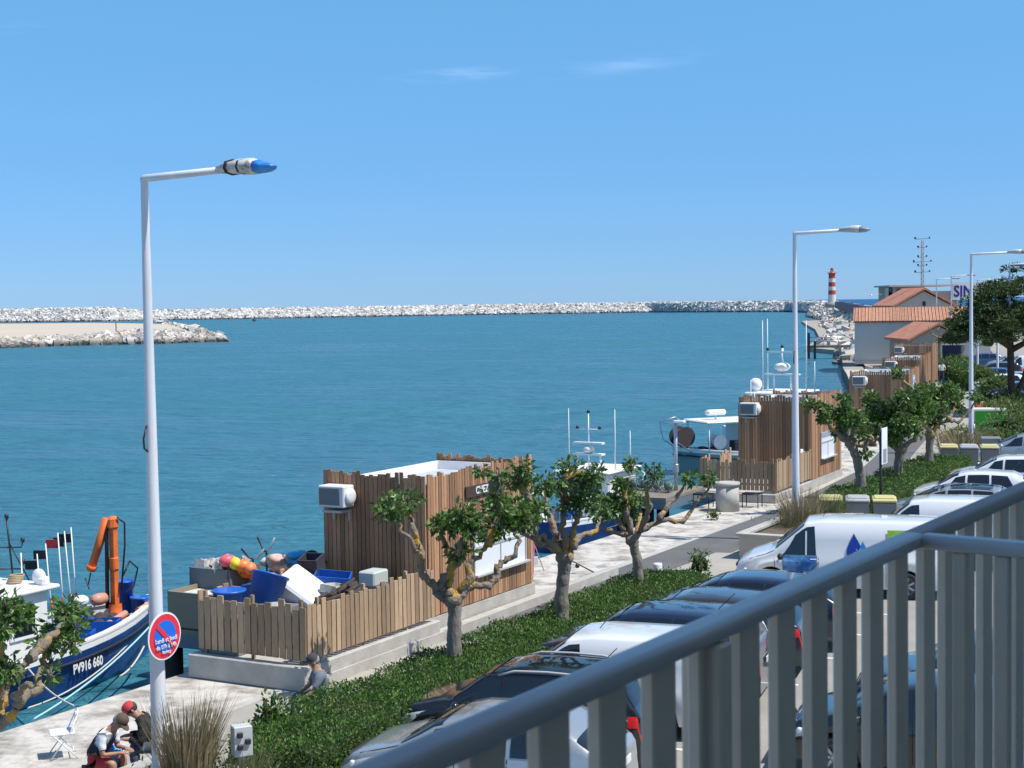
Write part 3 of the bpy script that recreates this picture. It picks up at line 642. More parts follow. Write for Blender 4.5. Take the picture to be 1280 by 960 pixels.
def hedge(label,pts,w,h,dens,size=.075,mi=None,name='hedge',m=LEAF_H,h0=0,group=None,seed=1):
    """pts: centre line [(s,q)], w half width"""
    global rng; r_=np.random.default_rng(seed)
    P=[Q(s,q) for s,q in pts]; cum=np.cumsum([0]+[(P[i+1]-P[i]).length for i in range(len(P)-1)]); Lh=cum[-1]
    px=[p.x for p in P]; py=[p.y for p in P]
    n=int(dens*Lh*(2*w+2*h)); u_=r_.uniform(-w*.4,Lh+w*.4,n); a=r_.uniform(-1,1,n); per=2*w+2*h; k=a*per/2
    # cross-section position
    off=np.clip(k,-w,w); z=h-np.maximum(0,np.abs(k)-w)
    bump=(np.sin(u_*2.1+seed)+np.sin(u_*4.7+off*3.1+seed)*.7+np.sin(off*5.3+u_*1.3)*.6+np.sin(u_*9.1+off*7)*.4)*.022
    inn=np.abs(r_.normal(0,.07,n)); endr=np.clip(np.minimum(u_+w*.4,Lh+w*.4-u_)/ (w*.9),0,1)**.5
    off=off*endr*(1+bump*1.2-inn*.6/w); z=z*(.75+.25*endr)+bump*1.6-inn+r_.exponential(.014,n); 
    tx=np.interp(u_,cum,px); ty=np.interp(u_,cum,py)
    d=P[-1]-P[0]; d.normalize(); ext=np.where(u_<0,u_,np.where(u_>Lh,u_-Lh,0))
    X=tx+d.x*ext-d.y*off; Y=ty+d.y*ext+d.x*off
    C=np.stack([X,Y,np.maximum(z,.03)+h0],1); out=np.stack([-d.y*np.sign(k)*(np.abs(k)>w),d.x*np.sign(k)*(np.abs(k)>w),np.where(np.abs(k)<=w,1.,.25)],1)
    mb=MB()
    for i in range(len(P)-1):
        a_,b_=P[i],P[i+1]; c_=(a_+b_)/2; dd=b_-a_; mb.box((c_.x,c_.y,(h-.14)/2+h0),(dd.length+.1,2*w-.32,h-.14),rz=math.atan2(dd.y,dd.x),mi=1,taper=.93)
    nzz=np.sin(C[:,0]*1.7+seed)*np.sin(C[:,1]*2.3)+np.sin(C[:,0]*5.1+C[:,1]*4.3)*.5+r_.normal(0,.35,len(C)); mk=nzz>.85; dd_=r_.uniform(size=len(C))<.012
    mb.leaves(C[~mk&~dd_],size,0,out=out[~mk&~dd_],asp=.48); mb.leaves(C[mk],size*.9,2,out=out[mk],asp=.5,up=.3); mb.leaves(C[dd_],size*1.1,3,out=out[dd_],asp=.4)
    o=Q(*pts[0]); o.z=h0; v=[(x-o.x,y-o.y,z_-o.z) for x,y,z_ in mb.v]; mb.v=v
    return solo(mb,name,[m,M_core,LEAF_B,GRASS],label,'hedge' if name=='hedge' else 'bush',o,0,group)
def bush(label,c,rx,ry,rz_,n,size,m=LEAF_B,name='bush',group=None,sq=2.2):
    mb=MB(); K=7; cs=[(rng.uniform(-.55,.55)*rx,rng.uniform(-.55,.55)*ry,rng.uniform(.35,.7)*rz_,rng.uniform(.4,.6)) for _ in range(K)]+[(0,0,rz_*.45,.75)]
    for cx,cy,cz,k in cs:
        d=rng.normal(size=(n//(K+1),3)); d/=np.linalg.norm(d,axis=1)[:,None]; r=rng.uniform(.72,1.05,(len(d),1))
        p=d*r*np.array([rx*k,ry*k,rz_*k*.9])+np.array([cx,cy,cz]); p[:,2]=np.abs(p[:,2]); mb.leaves(p,size,0,out=d)
        mb.ball((cx,cy,max(cz,rz_*k*.6)),1,8,6,mi=1,sc=(rx*k*.42,ry*k*.42,rz_*k*.36),jit=.15)
    return solo(mb,name,[m,M_core],label,'bush',c,0,group)
def grass_clump(label,c,r,h,n,m=GRASS,m2=GRASSG,name='ornamental_grass',group=None,wd=.022,seeds=True):
    mb=MB()
    for k in range(n):
        a=random.uniform(0,2*pi); rr=r*math.sqrt(random.random())*.55; b0=Vector((rr*math.cos(a),rr*math.sin(a),0)); hh=h*random.uniform(.55,1.08)
        out=Vector((math.cos(a),math.sin(a),0))*(r*random.uniform(.02,.55)+rr*.2); sd_=Vector((-math.sin(a),math.cos(a),0)).lerp(Vector((1,0,0)),.5).normalized()*wd*random.uniform(.4,1)
        p1=b0+out*.3+Vector((0,0,hh*.55)); p2=b0+out+Vector((random.uniform(-.05,.05),0,hh)); mi=0 if random.random()<.7 else 1
        mb.add([b0-sd_*.5,b0+sd_*.5,p1+sd_*.4,p1-sd_*.4,p2+sd_*.12,p2-sd_*.12],[(0,1,2,3),(3,2,4,5)],mi)
    low=rng.normal(size=(n*2,3))*np.array([r*.45,r*.45,.12])+np.array([0,0,.16]); low[:,2]=np.abs(low[:,2]); mb.leaves(low,.09,2,asp=.25,up=.5)
    return solo(mb,name,[m,m2,LEAF_B],label,'ornamental grass',c,0,group)
def pollard(label,base,trunk,limbs,clumps,r0=.16,group='pollarded mulberry trees in the hedge',leafn=170,leaf=.15,kn=1.0):
    """trunk/limbs: world polylines; clumps: (centre, radius)"""
    t=thing('pollarded_tree',label,'tree',base,0,group)
    mb=MB(); tr=[Vector(p) for p in trunk]; n=len(tr); pt=[];pr=[]
    for i in range(n-1):
        for k in range(5): f=(i+k/5)/(n-1); pt.append(tr[i].lerp(tr[i+1],k/5)+Vector((random.uniform(-.012,.012),random.uniform(-.012,.012),0))); pr.append(r0*(1.12-.22*min(1,f*1.6)+.14*max(0,(f-.75)/.25))*random.uniform(.94,1.07))
    pt.append(tr[-1]); pr.append(r0*1.02); mb.tube(pt,pr,10); mb.build('trunk',M_trunk,t,world=True)
    mb=MB(); mb.ball(tr[-1]+Vector((0,0,-.02)),r0*1.22,10,8,jit=.13,sc=(1.1,1,.95)); 
    for k in range(4): mb.ball(tr[-1]+Vector((random.uniform(-1,1)*r0*.9,random.uniform(-1,1)*r0*.6,random.uniform(-.2,.9)*r0)),r0*random.uniform(.5,.75),8,6,jit=.15)
    mb.build('knuckle',M_bark,t,world=True)
    for l in limbs:
        mb=MB(); P=[Vector(p) for p in l]; pts=[]; rs=[]; m=len(P)
        for i in range(m-1):
            for k in range(4):
                f=k/4; p=P[i].lerp(P[i+1],f); g=(i+f)/(m-1)
                p=p+Vector((random.uniform(-1,1),random.uniform(-1,1),random.uniform(-1,1)))*(.036*kn if i+k>0 else 0)
                pts.append(p); rs.append((r0*.4*(1-g)**.8+.024)*random.uniform(.85,1.15)*(1.25 if k==0 and i>0 else 1))
        pts.append(P[-1]); rs.append(.03); mb.tube(pts,rs,8); mb.build('limb',M_bark,t,world=True)
    mb=MB()
    for c,r in clumps:
        c=Vector(c); N_=int(leafn*1.75*(r/.45)**2); d=rng.normal(size=(N_,3)); d/=np.linalg.norm(d,axis=1)[:,None]
        lob=1+.32*np.sin(d[:,0:1]*5+c.x*7)*np.sin(d[:,1:2]*5+c.z*9)
        q=d*(rng.uniform(.3,1.0,(N_,1)))*r*lob*np.array([1.08,1.0,.85])
        mb.leaves(q+np.array(c),leaf,0,out=d*.8,asp=.55,droop=.35)
        for k in range(11):
            a=Vector(rng.normal(size=3)).normalized()*r*.95; mb.tube([c-Vector((0,0,r*.4)),c+a*.5,c+a],[.018,.012,.005],4,1)
    mb.build('crown',[LEAF_M,M_trunk],t,world=True)
    return t
# ---- people
def skin(name,pts,edges,m,parent,sub=2,root=0):
    """pts: list of (x,y,z,r)"""
    me=bpy.data.meshes.new(name); me.from_pydata([p[:3] for p in pts],edges,[]); me.materials.append(m)
    o=bpy.data.objects.new(name,me); COL.objects.link(o); o.parent=parent
    md=o.modifiers.new('Skin','SKIN'); 
    if not me.skin_vertices: 
        me.attributes.new('skin_vertices_tmp','FLOAT','POINT')
    sv=me.skin_vertices[0].data
    for i,p in enumerate(pts):
        r=p[3]; sv[i].radius=(r,r) if len(p)<5 else (r,p[4]); sv[i].use_root=(i==root)
    md.use_smooth_shade=True
    s2=o.modifiers.new('Subdivision','SUBSURF'); s2.levels=sub; s2.render_levels=sub
    dg=bpy.context.evaluated_depsgraph_get(); me2=bpy.data.meshes.new_from_object(o.evaluated_get(dg)); o.modifiers.clear(); o.data=me2
    me2.name=name
    for p in me2.polygons: p.use_smooth=True
    if not me2.materials: me2.materials.append(m)
    return o
def person(label,loc,rz,J,clothes,hair=None,cap=None,group=None,fingers=True):
    """J: joint dict in local metres: pelvis chest neck head(centre) face(dir) and L/R shoulder elbow hand hip knee foot toe"""
    t=thing('person',label,'person',loc,rz,group); V_=lambda k: Vector(J[k])
    pts=[];ed=[];ix={}
    def P(k,p,r,par=None):
        ix[k]=len(pts); pts.append((*p,r)); 
        if par is not None: ed.append((ix[par],ix[k]))
    pel,ch,ne,he=V_('pelvis'),V_('chest'),V_('neck'),V_('head'); fd=Vector(J['face']).normalized(); upd=(he-ne).normalized()
    P('pel',pel,.13); P('wa',pel.lerp(ch,.5),.125,'pel'); P('ch',ch,.14,'wa'); P('ne',ne,.06,'ch'); P('he',he-upd*.03,.078,'ne'); P('top',he+upd*.06,.082,'he')
    P('nose',he+fd*.098-upd*.01,.016,'he')
    for s_ in 'LR':
        sg=1 if s_=='L' else -1
        P('sh'+s_,V_('shoulder'+s_),.062,'ch'); P('el'+s_,V_('elbow'+s_),.043,'sh'+s_); P('wr'+s_,V_('hand'+s_).lerp(V_('elbow'+s_),.22),.03,'el'+s_); P('pa'+s_,V_('hand'+s_),.036,'wr'+s_)
        P('hi'+s_,V_('hip'+s_),.098,'pel'); P('kn'+s_,V_('knee'+s_),.065,'hi'+s_); P('an'+s_,V_('foot'+s_),.042,'kn'+s_); P('to'+s_,V_('toe'+s_),.036,'an'+s_)
        if fingers:
            h=V_('hand'+s_); d=(h-V_('elbow'+s_)).normalized(); side=d.cross(Vector((0,0,1))); side=side.normalized() if side.length>.1 else Vector((1,0,0)); dn=d.cross(side).normalized()
            if dn.z>0: dn=-dn
            for k in range(4):
                o_=side*(.03-.02*k); ln=(.07,.08,.075,.06)[k]; a='f%s%d'%(s_,k)
                P(a,h+d*.045+o_,.011,'pa'+s_); P(a+'b',h+d*(.045+ln*.5)+o_*1.05+dn*.012,.0095,a); P(a+'c',h+d*(.045+ln*.8)+o_*1.05+dn*.035,.008,a+'b')
            P('th'+s_,h+side*.045+d*.01,.012,'pa'+s_); P('tb'+s_,h+side*.06+d*.045+dn*.01,.0095,'th'+s_)
    body=skin('body',pts,ed,M_skin,t,2,0); me=body.data
    V=np.array([v.co[:] for v in me.vertices]); nr=np.array([v.normal[:] for v in me.vertices]); names={v:k for k,v in ix.items()}
    best=np.full(len(V),1e9); lab=np.zeros(len(V),int); fr=np.zeros(len(V))
    for e,(i0,i1) in enumerate(ed):
        A=np.array(pts[i0][:3]); B=np.array(pts[i1][:3]); d=B-A; tt=np.clip(((V-A)@d)/max(d@d,1e-9),0,1); ds=np.linalg.norm(V-A-tt[:,None]*d,axis=1)-lerp(pts[i0][3],pts[i1][3],tt)
        m_=ds<best; best[m_]=ds[m_]; lab[m_]=e; fr[m_]=tt[m_]
    en=['%s-%s'%(names[i0],names[i1]) for i0,i1 in ed]
    for nm,m,spec,off in clothes:
        ok=np.zeros(len(V),bool)
        for e,n_ in enumerate(en):
            k=n_.replace('L','').replace('R','')
            if k in spec: lo,hi=spec[k]; ok|=(lab==e)&(fr>=lo)&(fr<=hi)
        F=[tuple(p.vertices) for p in me.polygons if sum(ok[i] for i in p.vertices)>=len(p.vertices)-1]
        if not F: continue
        us=sorted({i for f in F for i in f}); mp_={i:k for k,i in enumerate(us)}; P_=V[us]+nr[us]*(off+.004*np.sin(V[us][:,2:3]*60+V[us][:,0:1]*40))
        mb=MB(); mb.add(P_.tolist(),[tuple(mp_[i] for i in f) for f in F],0,True); mb.build(nm,m,t)
    side=upd.cross(fd).normalized(); Mh=Matrix((fd-upd*fd.dot(upd),side,upd)).transposed()
    if hair: mb=MB(); mb.ball(he+upd*.035-fd*.02,.098,12,8,sc=(1,.92,1.0),M=Mh); mb.build('hair',hair,t)
    if cap:
        mb=MB(); c=he+upd*.05; mb.lathe([(.105,-.01),(.106,.03),(.09,.075),(.05,.1),(.0,.107)],c,14,0,Mh)
        vs=[];
        for k in range(9):
            a=-pi/2.6+k*(2*pi/2.6)/8; vs.append(c+Mh@Vector((.1*math.cos(a),.1*math.sin(a),.0))); vs.append(c+Mh@Vector((.1*math.cos(a)+.085*math.cos(a)**.6 if math.cos(a)>0 else 0,.1*math.sin(a),-.015)))
        n_=len(vs); vs+= [v+upd*.012 for v in vs]; F=[]
        for k in range(8): F+= [(2*k,2*k+1,2*k+3,2*k+2),(2*k+n_,2*k+2+n_,2*k+3+n_,2*k+1+n_),(2*k+1,2*k+1+n_,2*k+3+n_,2*k+3)]
        mb.add(vs,F,0); mb.build('cap',cap,t)
    for s_ in(-1,1):
        mb=MB(); mb.ball(he+side*.083*s_-upd*.01,.028,8,6,sc=(.7,.4,1.1),M=Mh); mb.build('ear',M_skin,t)
        mb=MB(); mb.ball(he+fd*.082+side*.03*s_+upd*.012,.011,6,5); mb.build('eye',M_black,t)
    return t
def skinned(nm,pts,ed,m,t): return skin(nm,pts,ed,m,t,1,0)
TOPS={'pel-wa':(.15,1),'wa-ch':(0,1),'ch-ne':(0,.62),'ch-sh':(0,1),'sh-el':(0,.72)}; LONG=dict(TOPS); LONG.update({'sh-el':(0,1),'el-wr':(0,.9)})
VEST={'pel-wa':(0,1),'wa-ch':(0,1),'ch-ne':(0,.5),'ch-sh':(0,.45)}
TROU={'pel-wa':(0,.3),'pel-hi':(0,1),'hi-kn':(0,1),'kn-an':(0,.95)}; SHORT={'pel-wa':(0,.3),'pel-hi':(0,1),'hi-kn':(0,.85)}; SHOE={'kn-an':(.93,1),'an-to':(0,1)}
# ---- boats
def hull(t,L,B,F,D,mats,names=('hull',),bowup=.4,stern=.75,stripe=None,n=18,bulge=.9):
    """x forward, deck edge at z=F (water at 0), D draught. returns sheer function"""
    def hb(x): # half beam
        f=(x+L/2)/L; return B/2*(stern+(1-stern)*min(1,f/.3) if f<.3 else 1)*(1 if f<.55 else max(.0,1-((f-.55)/.45)**2.1))
    def sh(x): f=(x+L/2)/L; return F+bowup*max(0,(f-.4)/.6)**2+.08*max(0,(.3-f)/.3)
    rings=[]; rin=[]
    for i in range(n+1):
        x=-L/2+L*i/n; b=max(hb(x),.03); z=sh(x); xf=max(0,(i/n-.8)/.2); rk=.35*xf*xf
        prof=[(1.0,z),(1.0,z-.14),(.97,z*.6),(bulge-.25*xf,.12),(.7-.3*xf,-D*.4),(.0,-D)]
        rings.append([Vector((x-rk*(1-(k[1]+D)/(z+D)),-b*k[0],k[1])) for k in prof]+[Vector((x-rk*(1-(k[1]+D)/(z+D)),b*k[0],k[1])) for k in prof[-2::-1]])
    return rings,hb,sh
def boat_hull(t,L,B,F,D,mhull,mrail,manti,mdeck,flip=False,rub=None,**kw):
    rings,hb,sh=hull(t,L,B,F,D,None,**kw)
    if flip:
        rings=[[Vector((-p.x,p.y,p.z)) for p in r] for r in rings][::-1]
    n=len(rings[0])
    mb=MB()
    for i in range(len(rings)-1):
        for k in range(n-1):
            band=min(k,n-2-k); mi=1 if band==0 else (0 if band<3 else 2)
            mb.add([rings[i][k],rings[i][k+1],rings[i+1][k+1],rings[i+1][k]],[(0,1,2,3)],mi,True)
    mb.add(rings[0],[tuple(range(n))],0); h=mb.build('hull',[mhull,mrail,manti],t)
    if rub:
        for s_ in(0,-1):
            u_=MB(); u_.tube([r[s_]*1+Vector((0,(-.02 if r[s_].y<0 else .02),-.3)) for r in rings],.035,5); u_.build('rub_rail',rub,t)
    d=MB(); vs=[]; 
    for r in rings: x=r[0].x; b=-r[0].y*.97; z=r[0].z-.42; vs+= [Vector((x,-b,z)),Vector((x,b,z))]
    d.add(vs,[(2*i,2*i+2,2*i+3,2*i+1) for i in range(len(rings)-1)],0); d.build('deck',mdeck,t)
    g=MB()
    for s_ in(0,-1):
        P=[r[s_]+Vector((0,.06 if s_==0 else -.06,.02)) for r in rings]
        for a,b in zip(P[:-1],P[1:]):
            c=(a+b)/2; dd=b-a; g.box(c,(dd.length+.02,.14,.05),rz=math.atan2(dd.y,dd.x),ry=-math.atan2(dd.z,Vector((dd.x,dd.y)).length))
        g.loft([[p+Vector((0,.03 if s_==0 else -.03,0)),p+Vector((0,.03 if s_==0 else -.03,-.45))] for p in P],0,False,False)
    g.build('gunwale',mrail,t)
    return rings,hb,sh
# ================= our balcony and the unseen building added behind it to shade the railing
M_wall=mat('render_wall',(.62,.57,.49),.9,var=.05,vs=2); M_rail=mat('railing_paint',(.48,.45,.42),.35,var=.05,vs=8,spec=.6); M_slat=mat('railing_slat_paint',(.72,.59,.46),.5,var=.06,vs=8)
bld=thing('apartment_building','unseen cream rendered apartment building carrying the foreground balcony, raised to shade its railing','building',Q(-4,-2.7),RZ)
mb=MB()   # local x along s, local y towards water
mb.box((5,-5,4.2),(26,10,2.0)); mb.box((5,-5,11.2),(26,10,6.8)); mb.box((5,-5,1.45),(26,10,3.5)); mb.box((5,-5.2,6.5),(26,9.6,2.6)); mb.build('wall',M_wall,bld)  # walls out of view, made tall enough for their shadow to cover the railing
mb=MB(); mb.box((3.9,1.8,5.3),(7.5,3.6,.18)); mb.box((12.3,1.8,5.3),(8.9,3.6,.18)); mb.build('balcony_floor',M_concrete,bld)
mb=MB(); mb.box((2,1.5,8.6),(10.5,3.0,.2)); mb.build('shading_ceiling',M_wall,bld)  # slab overhead, out of view, added to keep the railing in shade
RA=Vector((0,2.10,6.45)); RB=Vector((.937,3.6,6.45)); RD=(RB-RA).normalized(); RN=Vector((RD.y,-RD.x,0))
rzr=math.atan2(RD.y,RD.x)
def railing(name,label,P0,P1,post_at=(),start=0,railh=.034,inner=1,wd=.085,step=.175):
    d=P1-P0; Ln=d.length; t=thing(name,label,'railing',P0-Vector((0,0,P0.z-5.4)),math.atan2(d.y,d.x))
    z=P0.z-5.4; mb=MB()   # rounded rail section
    prof=[(-.027,-railh*.5+.004),(-.023,-railh*.5),(.023,-railh*.5),(.027,-railh*.5+.004),(.027,railh*.5-.009),(.023,railh*.5-.002),(.014,railh*.5),(-.014,railh*.5),(-.023,railh*.5-.002),(-.027,railh*.5-.009)]
    mb.loft([[Vector((x,y,z-.017+k)) for y,k in prof] for x in (0,Ln)],0,True,True,True); mb.build('top_rail',M_rail,t)
    mb=MB(); mb.box((Ln/2,0,.1),(Ln,.035,.035)); mb.build('bottom_rail',M_rail,t)
    x=start
    while x<Ln-.02:
        mb=MB(); mb.bbox((x,0,(z-.036+.12)/2),(wd,.024,z-.036-.12),.003); mb.build('baluster',M_slat,t); x+=step
    for x in post_at:
        mb=MB(); mb.bbox((x,.0,(z-.036)/2),(.05,.075,z-.036),.004); mb.build('post',M_slat,t)
    return t
PA=RA-RD*1.2
railing('balcony_railing','grey slatted metal railing of the near balcony running to its corner',PA,RB,post_at=(1.2+.62,),start=.06)
pr=(Vector((.40,-.32,0))).normalized()
railing('balcony_railing','short return of the grey slatted railing at the balcony corner',RB+pr*.034,RB+pr*1.3,start=.085,wd=.032,step=.1)
railing('balcony_railing','grey slatted railing of the neighbouring balcony beyond the corner',RB+RD*.0+RD*.004,RB+RD*7,post_at=(2.2,4.4,6.6),start=.1)
# ================= cabins, terraces, plinths
T1=cabin(27,17.05,4.6,2.6,.45,3.45,'large timber cabin with the brown name board and big white serving hatch',sign=(1.5,2.93,'CHEZ  PA',1.72),hatch=(1.85,4.2,1.07,2.02))
plinth('raised concrete plinth under the near picket fenced terrace',22.3,16.75,4.7,2.75,.45)
terrace('weathered picket fence round the near terrace full of blue tubs',22.48,16.82,4.4,2.55,.45,1.55)
mb=MB(); mb.box((4.6+2.2,-.12,.09),(13,.24,.22)); 
solo(mb,'concrete_step',M_concrete,'low concrete ledge running along the foot of the near terrace and cabin','step',Q(22.35,16.95),RZ)
rz2=rad(63)
cabin(0,0,4.2,2.77,.3,3.42,'timber cabin with small white hatch behind the second street lamp',rz=rz2,hatch=(1.2,3.1,1.0,1.95),org=Vector((11.05,56.9,0)))
plinth('raised concrete plinth under the second picket fenced terrace',0,0,4.5,2.9,.3,rz=rz2,org=Vector((9.03,52.75,0)))
terrace('grey weathered picket fence of the terrace beside the stone cylinder',0,0,4.25,2.8,.3,1.42,rz=rz2,org=Vector((9.1,53.0,0)))
cabin(0,0,7,2.88,.3,3.35,'timber cabin with a blue poster on its sunlit front, third along the quay',rz=rad(71),org=Vector((19.9,77.2,0)),poster=(3.0,2.2,1.7,1.6))
cabin(0,0,8,2.2,.3,3.5,'tall timber cabin rising behind the cabin with the poster',rz=rad(70.6),org=Vector((24.4,91.9,0)))
cabin(0,0,5,3,.3,3.45,'farthest timber cabin, closest to the tiled harbour building',rz=rad(70),org=Vector((32.8,120,0)))
# small things by the cabins
mb=MB(); mb.cyl((0,0,0),.4,.85,24,0,.38); mb.cyl((0,0,.85),.42,.1,24); solo(mb,'stone_cylinder',M_kerb,'pale round stone drum standing before the second picket fence','stone drum',Vector((7.15,51.2,0)))
def frame(loc,label):
    mb=MB()
    for x in (0,.55):
        mb.tube([(x,0,0),(x,0,.45),(x,.45,.45),(x,.45,0)],.018,5)
    mb.tube([(0,0,.45),(.55,0,.45)],.018,5); mb.tube([(0,.45,.45),(.55,.45,.45)],.018,5)
    for k in range(4): mb.box((.275,.06+.11*k,.47),(.6,.08,.02))
    solo(mb,'metal_stool',M_black,label,'stool',loc,rz2-pi/2,'black metal stools beside the stone drum')
frame(Vector((6.1,52.0,0)),'black metal stool left of the pale stone drum'); frame(Vector((7.75,51.9,0)),'black metal stool right of the pale stone drum')
mb=MB(); mb.tube([(0,0,.3),(0,0,1.55)],.06,10); solo(mb,'white_pipe',M_white,'short white vertical pipe against the second timber cabin','pipe',Vector((10.55,56.05,0)))
mb=MB(); mb.lathe([(.11,0),(.11,.78),(.1,.82),(0,.82)],(0,0,0),16); p=G(822,704,.82); solo(mb,'bollard',M_white,'white cylindrical bollard at the far end of the near hedge','bollard',Vector((p.x,p.y,0)))
# ================= lamps
lamp(Q(15.85,14.4),8.75,'street lamp wrapped in foil and blue tape, carrying the round red and blue sign',r0=.115,wrapped=True,arm=1.3,hl=.9)
lamp(Q(42.9,14.4),8.9,'street lamp rising from the planter in front of the second timber cabin',r0=.12,arm=1.35)
lamp(Q(70,15.35),8.9,'street lamp left of the green container, before the pine tree',r0=.12,arm=1.6,wrapped=None)
for (x,ty,Y,lab) in ((1262,331,92,'street lamp in front of the forked pine trunk'),(1170.6,349,170,'distant street lamp before the red roofed gable'),(1189,345,160,'distant street lamp beside the blue rooftop lettering'),(1222,350,150,'distant street lamp half hidden by the pine crown'),(1247,352,130,'distant street lamp behind the pine and the parked cars')):
    p=R(x,ty,Y); lamp(Vector((p.x,p.y,0)),p.z,lab,r0=.11,far=Y>100,arm=1.6,hl=.9,wrapped=None,rz=rad(-22))
# planters
def planter(c,L_,W_,label,rz=RZ,h=.62):
    t=thing('concrete_planter',label,'planter',c,rz); mb=MB()
    mb.box((0,-W_/2+.06,h/2),(L_,.12,h)); mb.box((0,W_/2-.06,h/2),(L_,.12,h)); mb.box((-L_/2+.06,0,h/2),(.12,W_-.24,h)); mb.box((L_/2-.06,0,h/2),(.12,W_-.24,h)); mb.build('wall',mat('planter_render',(.5,.45,.37),.9,var=.08,vs=3),t)
    mb=MB()
    for (c_,d) in (((0,-W_/2+.05,h+.04),(L_+.16,.26,.09)),((0,W_/2-.05,h+.04),(L_+.16,.26,.09)),((-L_/2+.05,0,h+.04),(.26,W_-.36,.09)),((L_/2-.05,0,h+.04),(.26,W_-.36,.09))): mb.bbox(c_,d,.015)
    mb.build('coping',M_kerb,t)
    mb=MB(); mb.box((0,0,h-.1),(L_-.24,W_-.24,.1)); mb.build('soil',mat('soil',(.12,.09,.06),.95,var=.3),t)
planter(Q(41.8,13.85),5.0,1.9,'rendered concrete planter with grasses in front of the white van with the drop emblem')
planter(Q(15.2,14.3),3.2,1.9,'concrete planter at the foot of the foil wrapped lamp',h=.45)
gc='ornamental grasses'
grass_clump('tall dry grass clump in front of the foil wrapped lamp',Q(16.1,14.15,.35),.62,1.3,760,group=gc)
grass_clump('low greenish grass clump beside the tall dry clump',Q(16.6,13.6,.2),.6,.7,380,m=GRASSG,group=gc)
grass_clump('dry grass clump in the planter at the second lamp',Q(42.1,14.0,.55),1.0,1.15,420,group=gc)
grass_clump('low grass at the right of the planter by the second lamp',Q(43.4,13.6,.55),.8,.9,300,m=GRASSG,group=gc)
grass_clump('straw coloured grass left of the green container',Q(69.2,15.6,.1),1.7,1.3,380,group=gc,wd=.04)
bush('low leafy shrub under the two men at the planter edge',Q(14.2,16.0,0)+Vector((0,0,.0)),1.0,.7,.62,900,.06)
bush('green shrub behind the electrical box',Q(17.3,15.0,0),.45,.4,.75,500,.06)
bush('tiny weed growing from the pale stone quay near the second terrace',Q(46,18.2,0),.22,.22,.3,120,.09)
# ================= hedges
hedge('long clipped dark green hedge between the near promenade and the parked cars',[(17.6,14.0),(24,14.0),(33.4,14.0)],.92,.7,1250,size=.058,seed=3)
hedge('second clipped hedge under the farther group of pollarded trees',[(47.0,14.1),(60.5,14.1)],.95,.85,520,size=.08,seed=5)
for k,(s,q,r) in enumerate(((18.7,14.85,.22),(34.2,14.0,.3))): bush(('sprig of taller growth on the near end of the long hedge','leafy tuft ending the long hedge by the bollard')[k],Q(s,q-.1,.3),r,r,.75,260,.09,m=LEAF_H)
B_=[(1262,512,78,1.2,1.7,'broad green shrub behind the green container'),(1262,540,73,1.7,1.6,'rounded shrub right of the green container'),(1215,555,72,1.6,.9,'green ground shrub below the green container'),(1248,545,70,1.2,.9,'leafy shrub between the container and the bins'),(1212,455,130,1.5,1.4,'dark green hedge bush beside the far promenade'),(1192,445,150,1.7,1.3,'green hedge bush far along the promenade'),(1246,478,108,1.4,1.3,'rounded green bush behind the far planter'),(1238,462,118,1.3,1.3,'yellowish grass bush by the far parked cars'),(1255,498,92,1.6,1.4,'bush at the foot of the pine'),(1246,516,84,1.0,1.4,'green bush rising over the top of the container'),(1280,522,84,1.6,1.3,'wide light green bush at the right edge')]
for x,y,Y,r,h,lab in B_:
    p=R(x,y,Y); bush(lab,Vector((p.x,p.y,0)),r,r,h,1500,.16 if Y<100 else .26,group='shrubs round the car park end')
p=R(1183,445,140); hedge('clipped hedge along the far promenade in front of the blue garage',[SQ(p)+() if False else (p.dot(U),p.dot(NQ)),(R(1225,462,118).dot(U),R(1225,462,118).dot(NQ))],1.0,1.3,90,size=.22,seed=9)
# ================= pollarded trees
def W_(lst,Y): return [R(x,y,Y+(d if False else 0)) for x,y in lst]
def tree(label,Y,trunk,limbs,clumps,r0=.15,leafn=230,leaf=.16,kn=1.0):
    rr=random.Random(int(Y*10)); s=1924/Y; r0=r0*.85; leaf=leaf*.8
    tk=[R(x,y,Y) for x,y in trunk]; b_=tk[0].copy(); b_.z=0; tk=[b_]+tk
    L_=[]
    for l in limbs:
        dd=rr.uniform(-1,1)*.9; n=len(l); L_.append([R(x,y,Y+dd*(i/(n-1)) ) for i,(x,y) in enumerate(l)])
    C_=[]
    for c in clumps:
        x,y,r=c[:3]; best=min(L_,key=lambda l: abs(l[-1].x-R(x,y,l[-1].y).x)+abs(l[-1].z-R(x,y,l[-1].y).z)); C_.append((R(x,y,best[-1].y+rr.uniform(-.25,.25)),r/s*1.04))
        if min((R(x,y,best[-1].y)-best[-1]).length,9)>.35: L_.append([best[-2] if len(best)>2 else best[-1],(best[-1]+R(x,y,best[-1].y))/2,R(x,y+r*.4,best[-1].y)])
    pollard(label,b_,tk,L_,C_,r0=r0,leafn=leafn,leaf=leaf,kn=kn)
tree('nearest fully visible pollarded tree, in front of the cabin with the name board',27.3,[(567,820),(568,785),(568,757),(566,748)],
 [[(563,752),(546,741),(541,730),(529,722),(527,702),(517,682),(501,662),(494,650)],[(527,702),(520,676),(515,652),(512,640)],[(556,743),(549,732),(557,724),(565,706),(560,690),(552,672),(553,662)],
  [(570,750),(586,735),(612,731),(621,722),(622,708),(632,699),(645,693),(648,677),(642,658)],[(575,740),(588,722),(586,708),(594,699),(610,683),(619,664)],[(559,735),(565,713),(576,696),(580,678),(583,660)]],
 [(488,634,20),(506,628,20),(556,655,19),(575,645,20),(594,650,17),(573,690,14),(625,655,22),(643,640,25),(655,655,15),(624,594,11),(601,590,8),(620,630,20),(590,665,12),(612,668,12)],r0=.16)
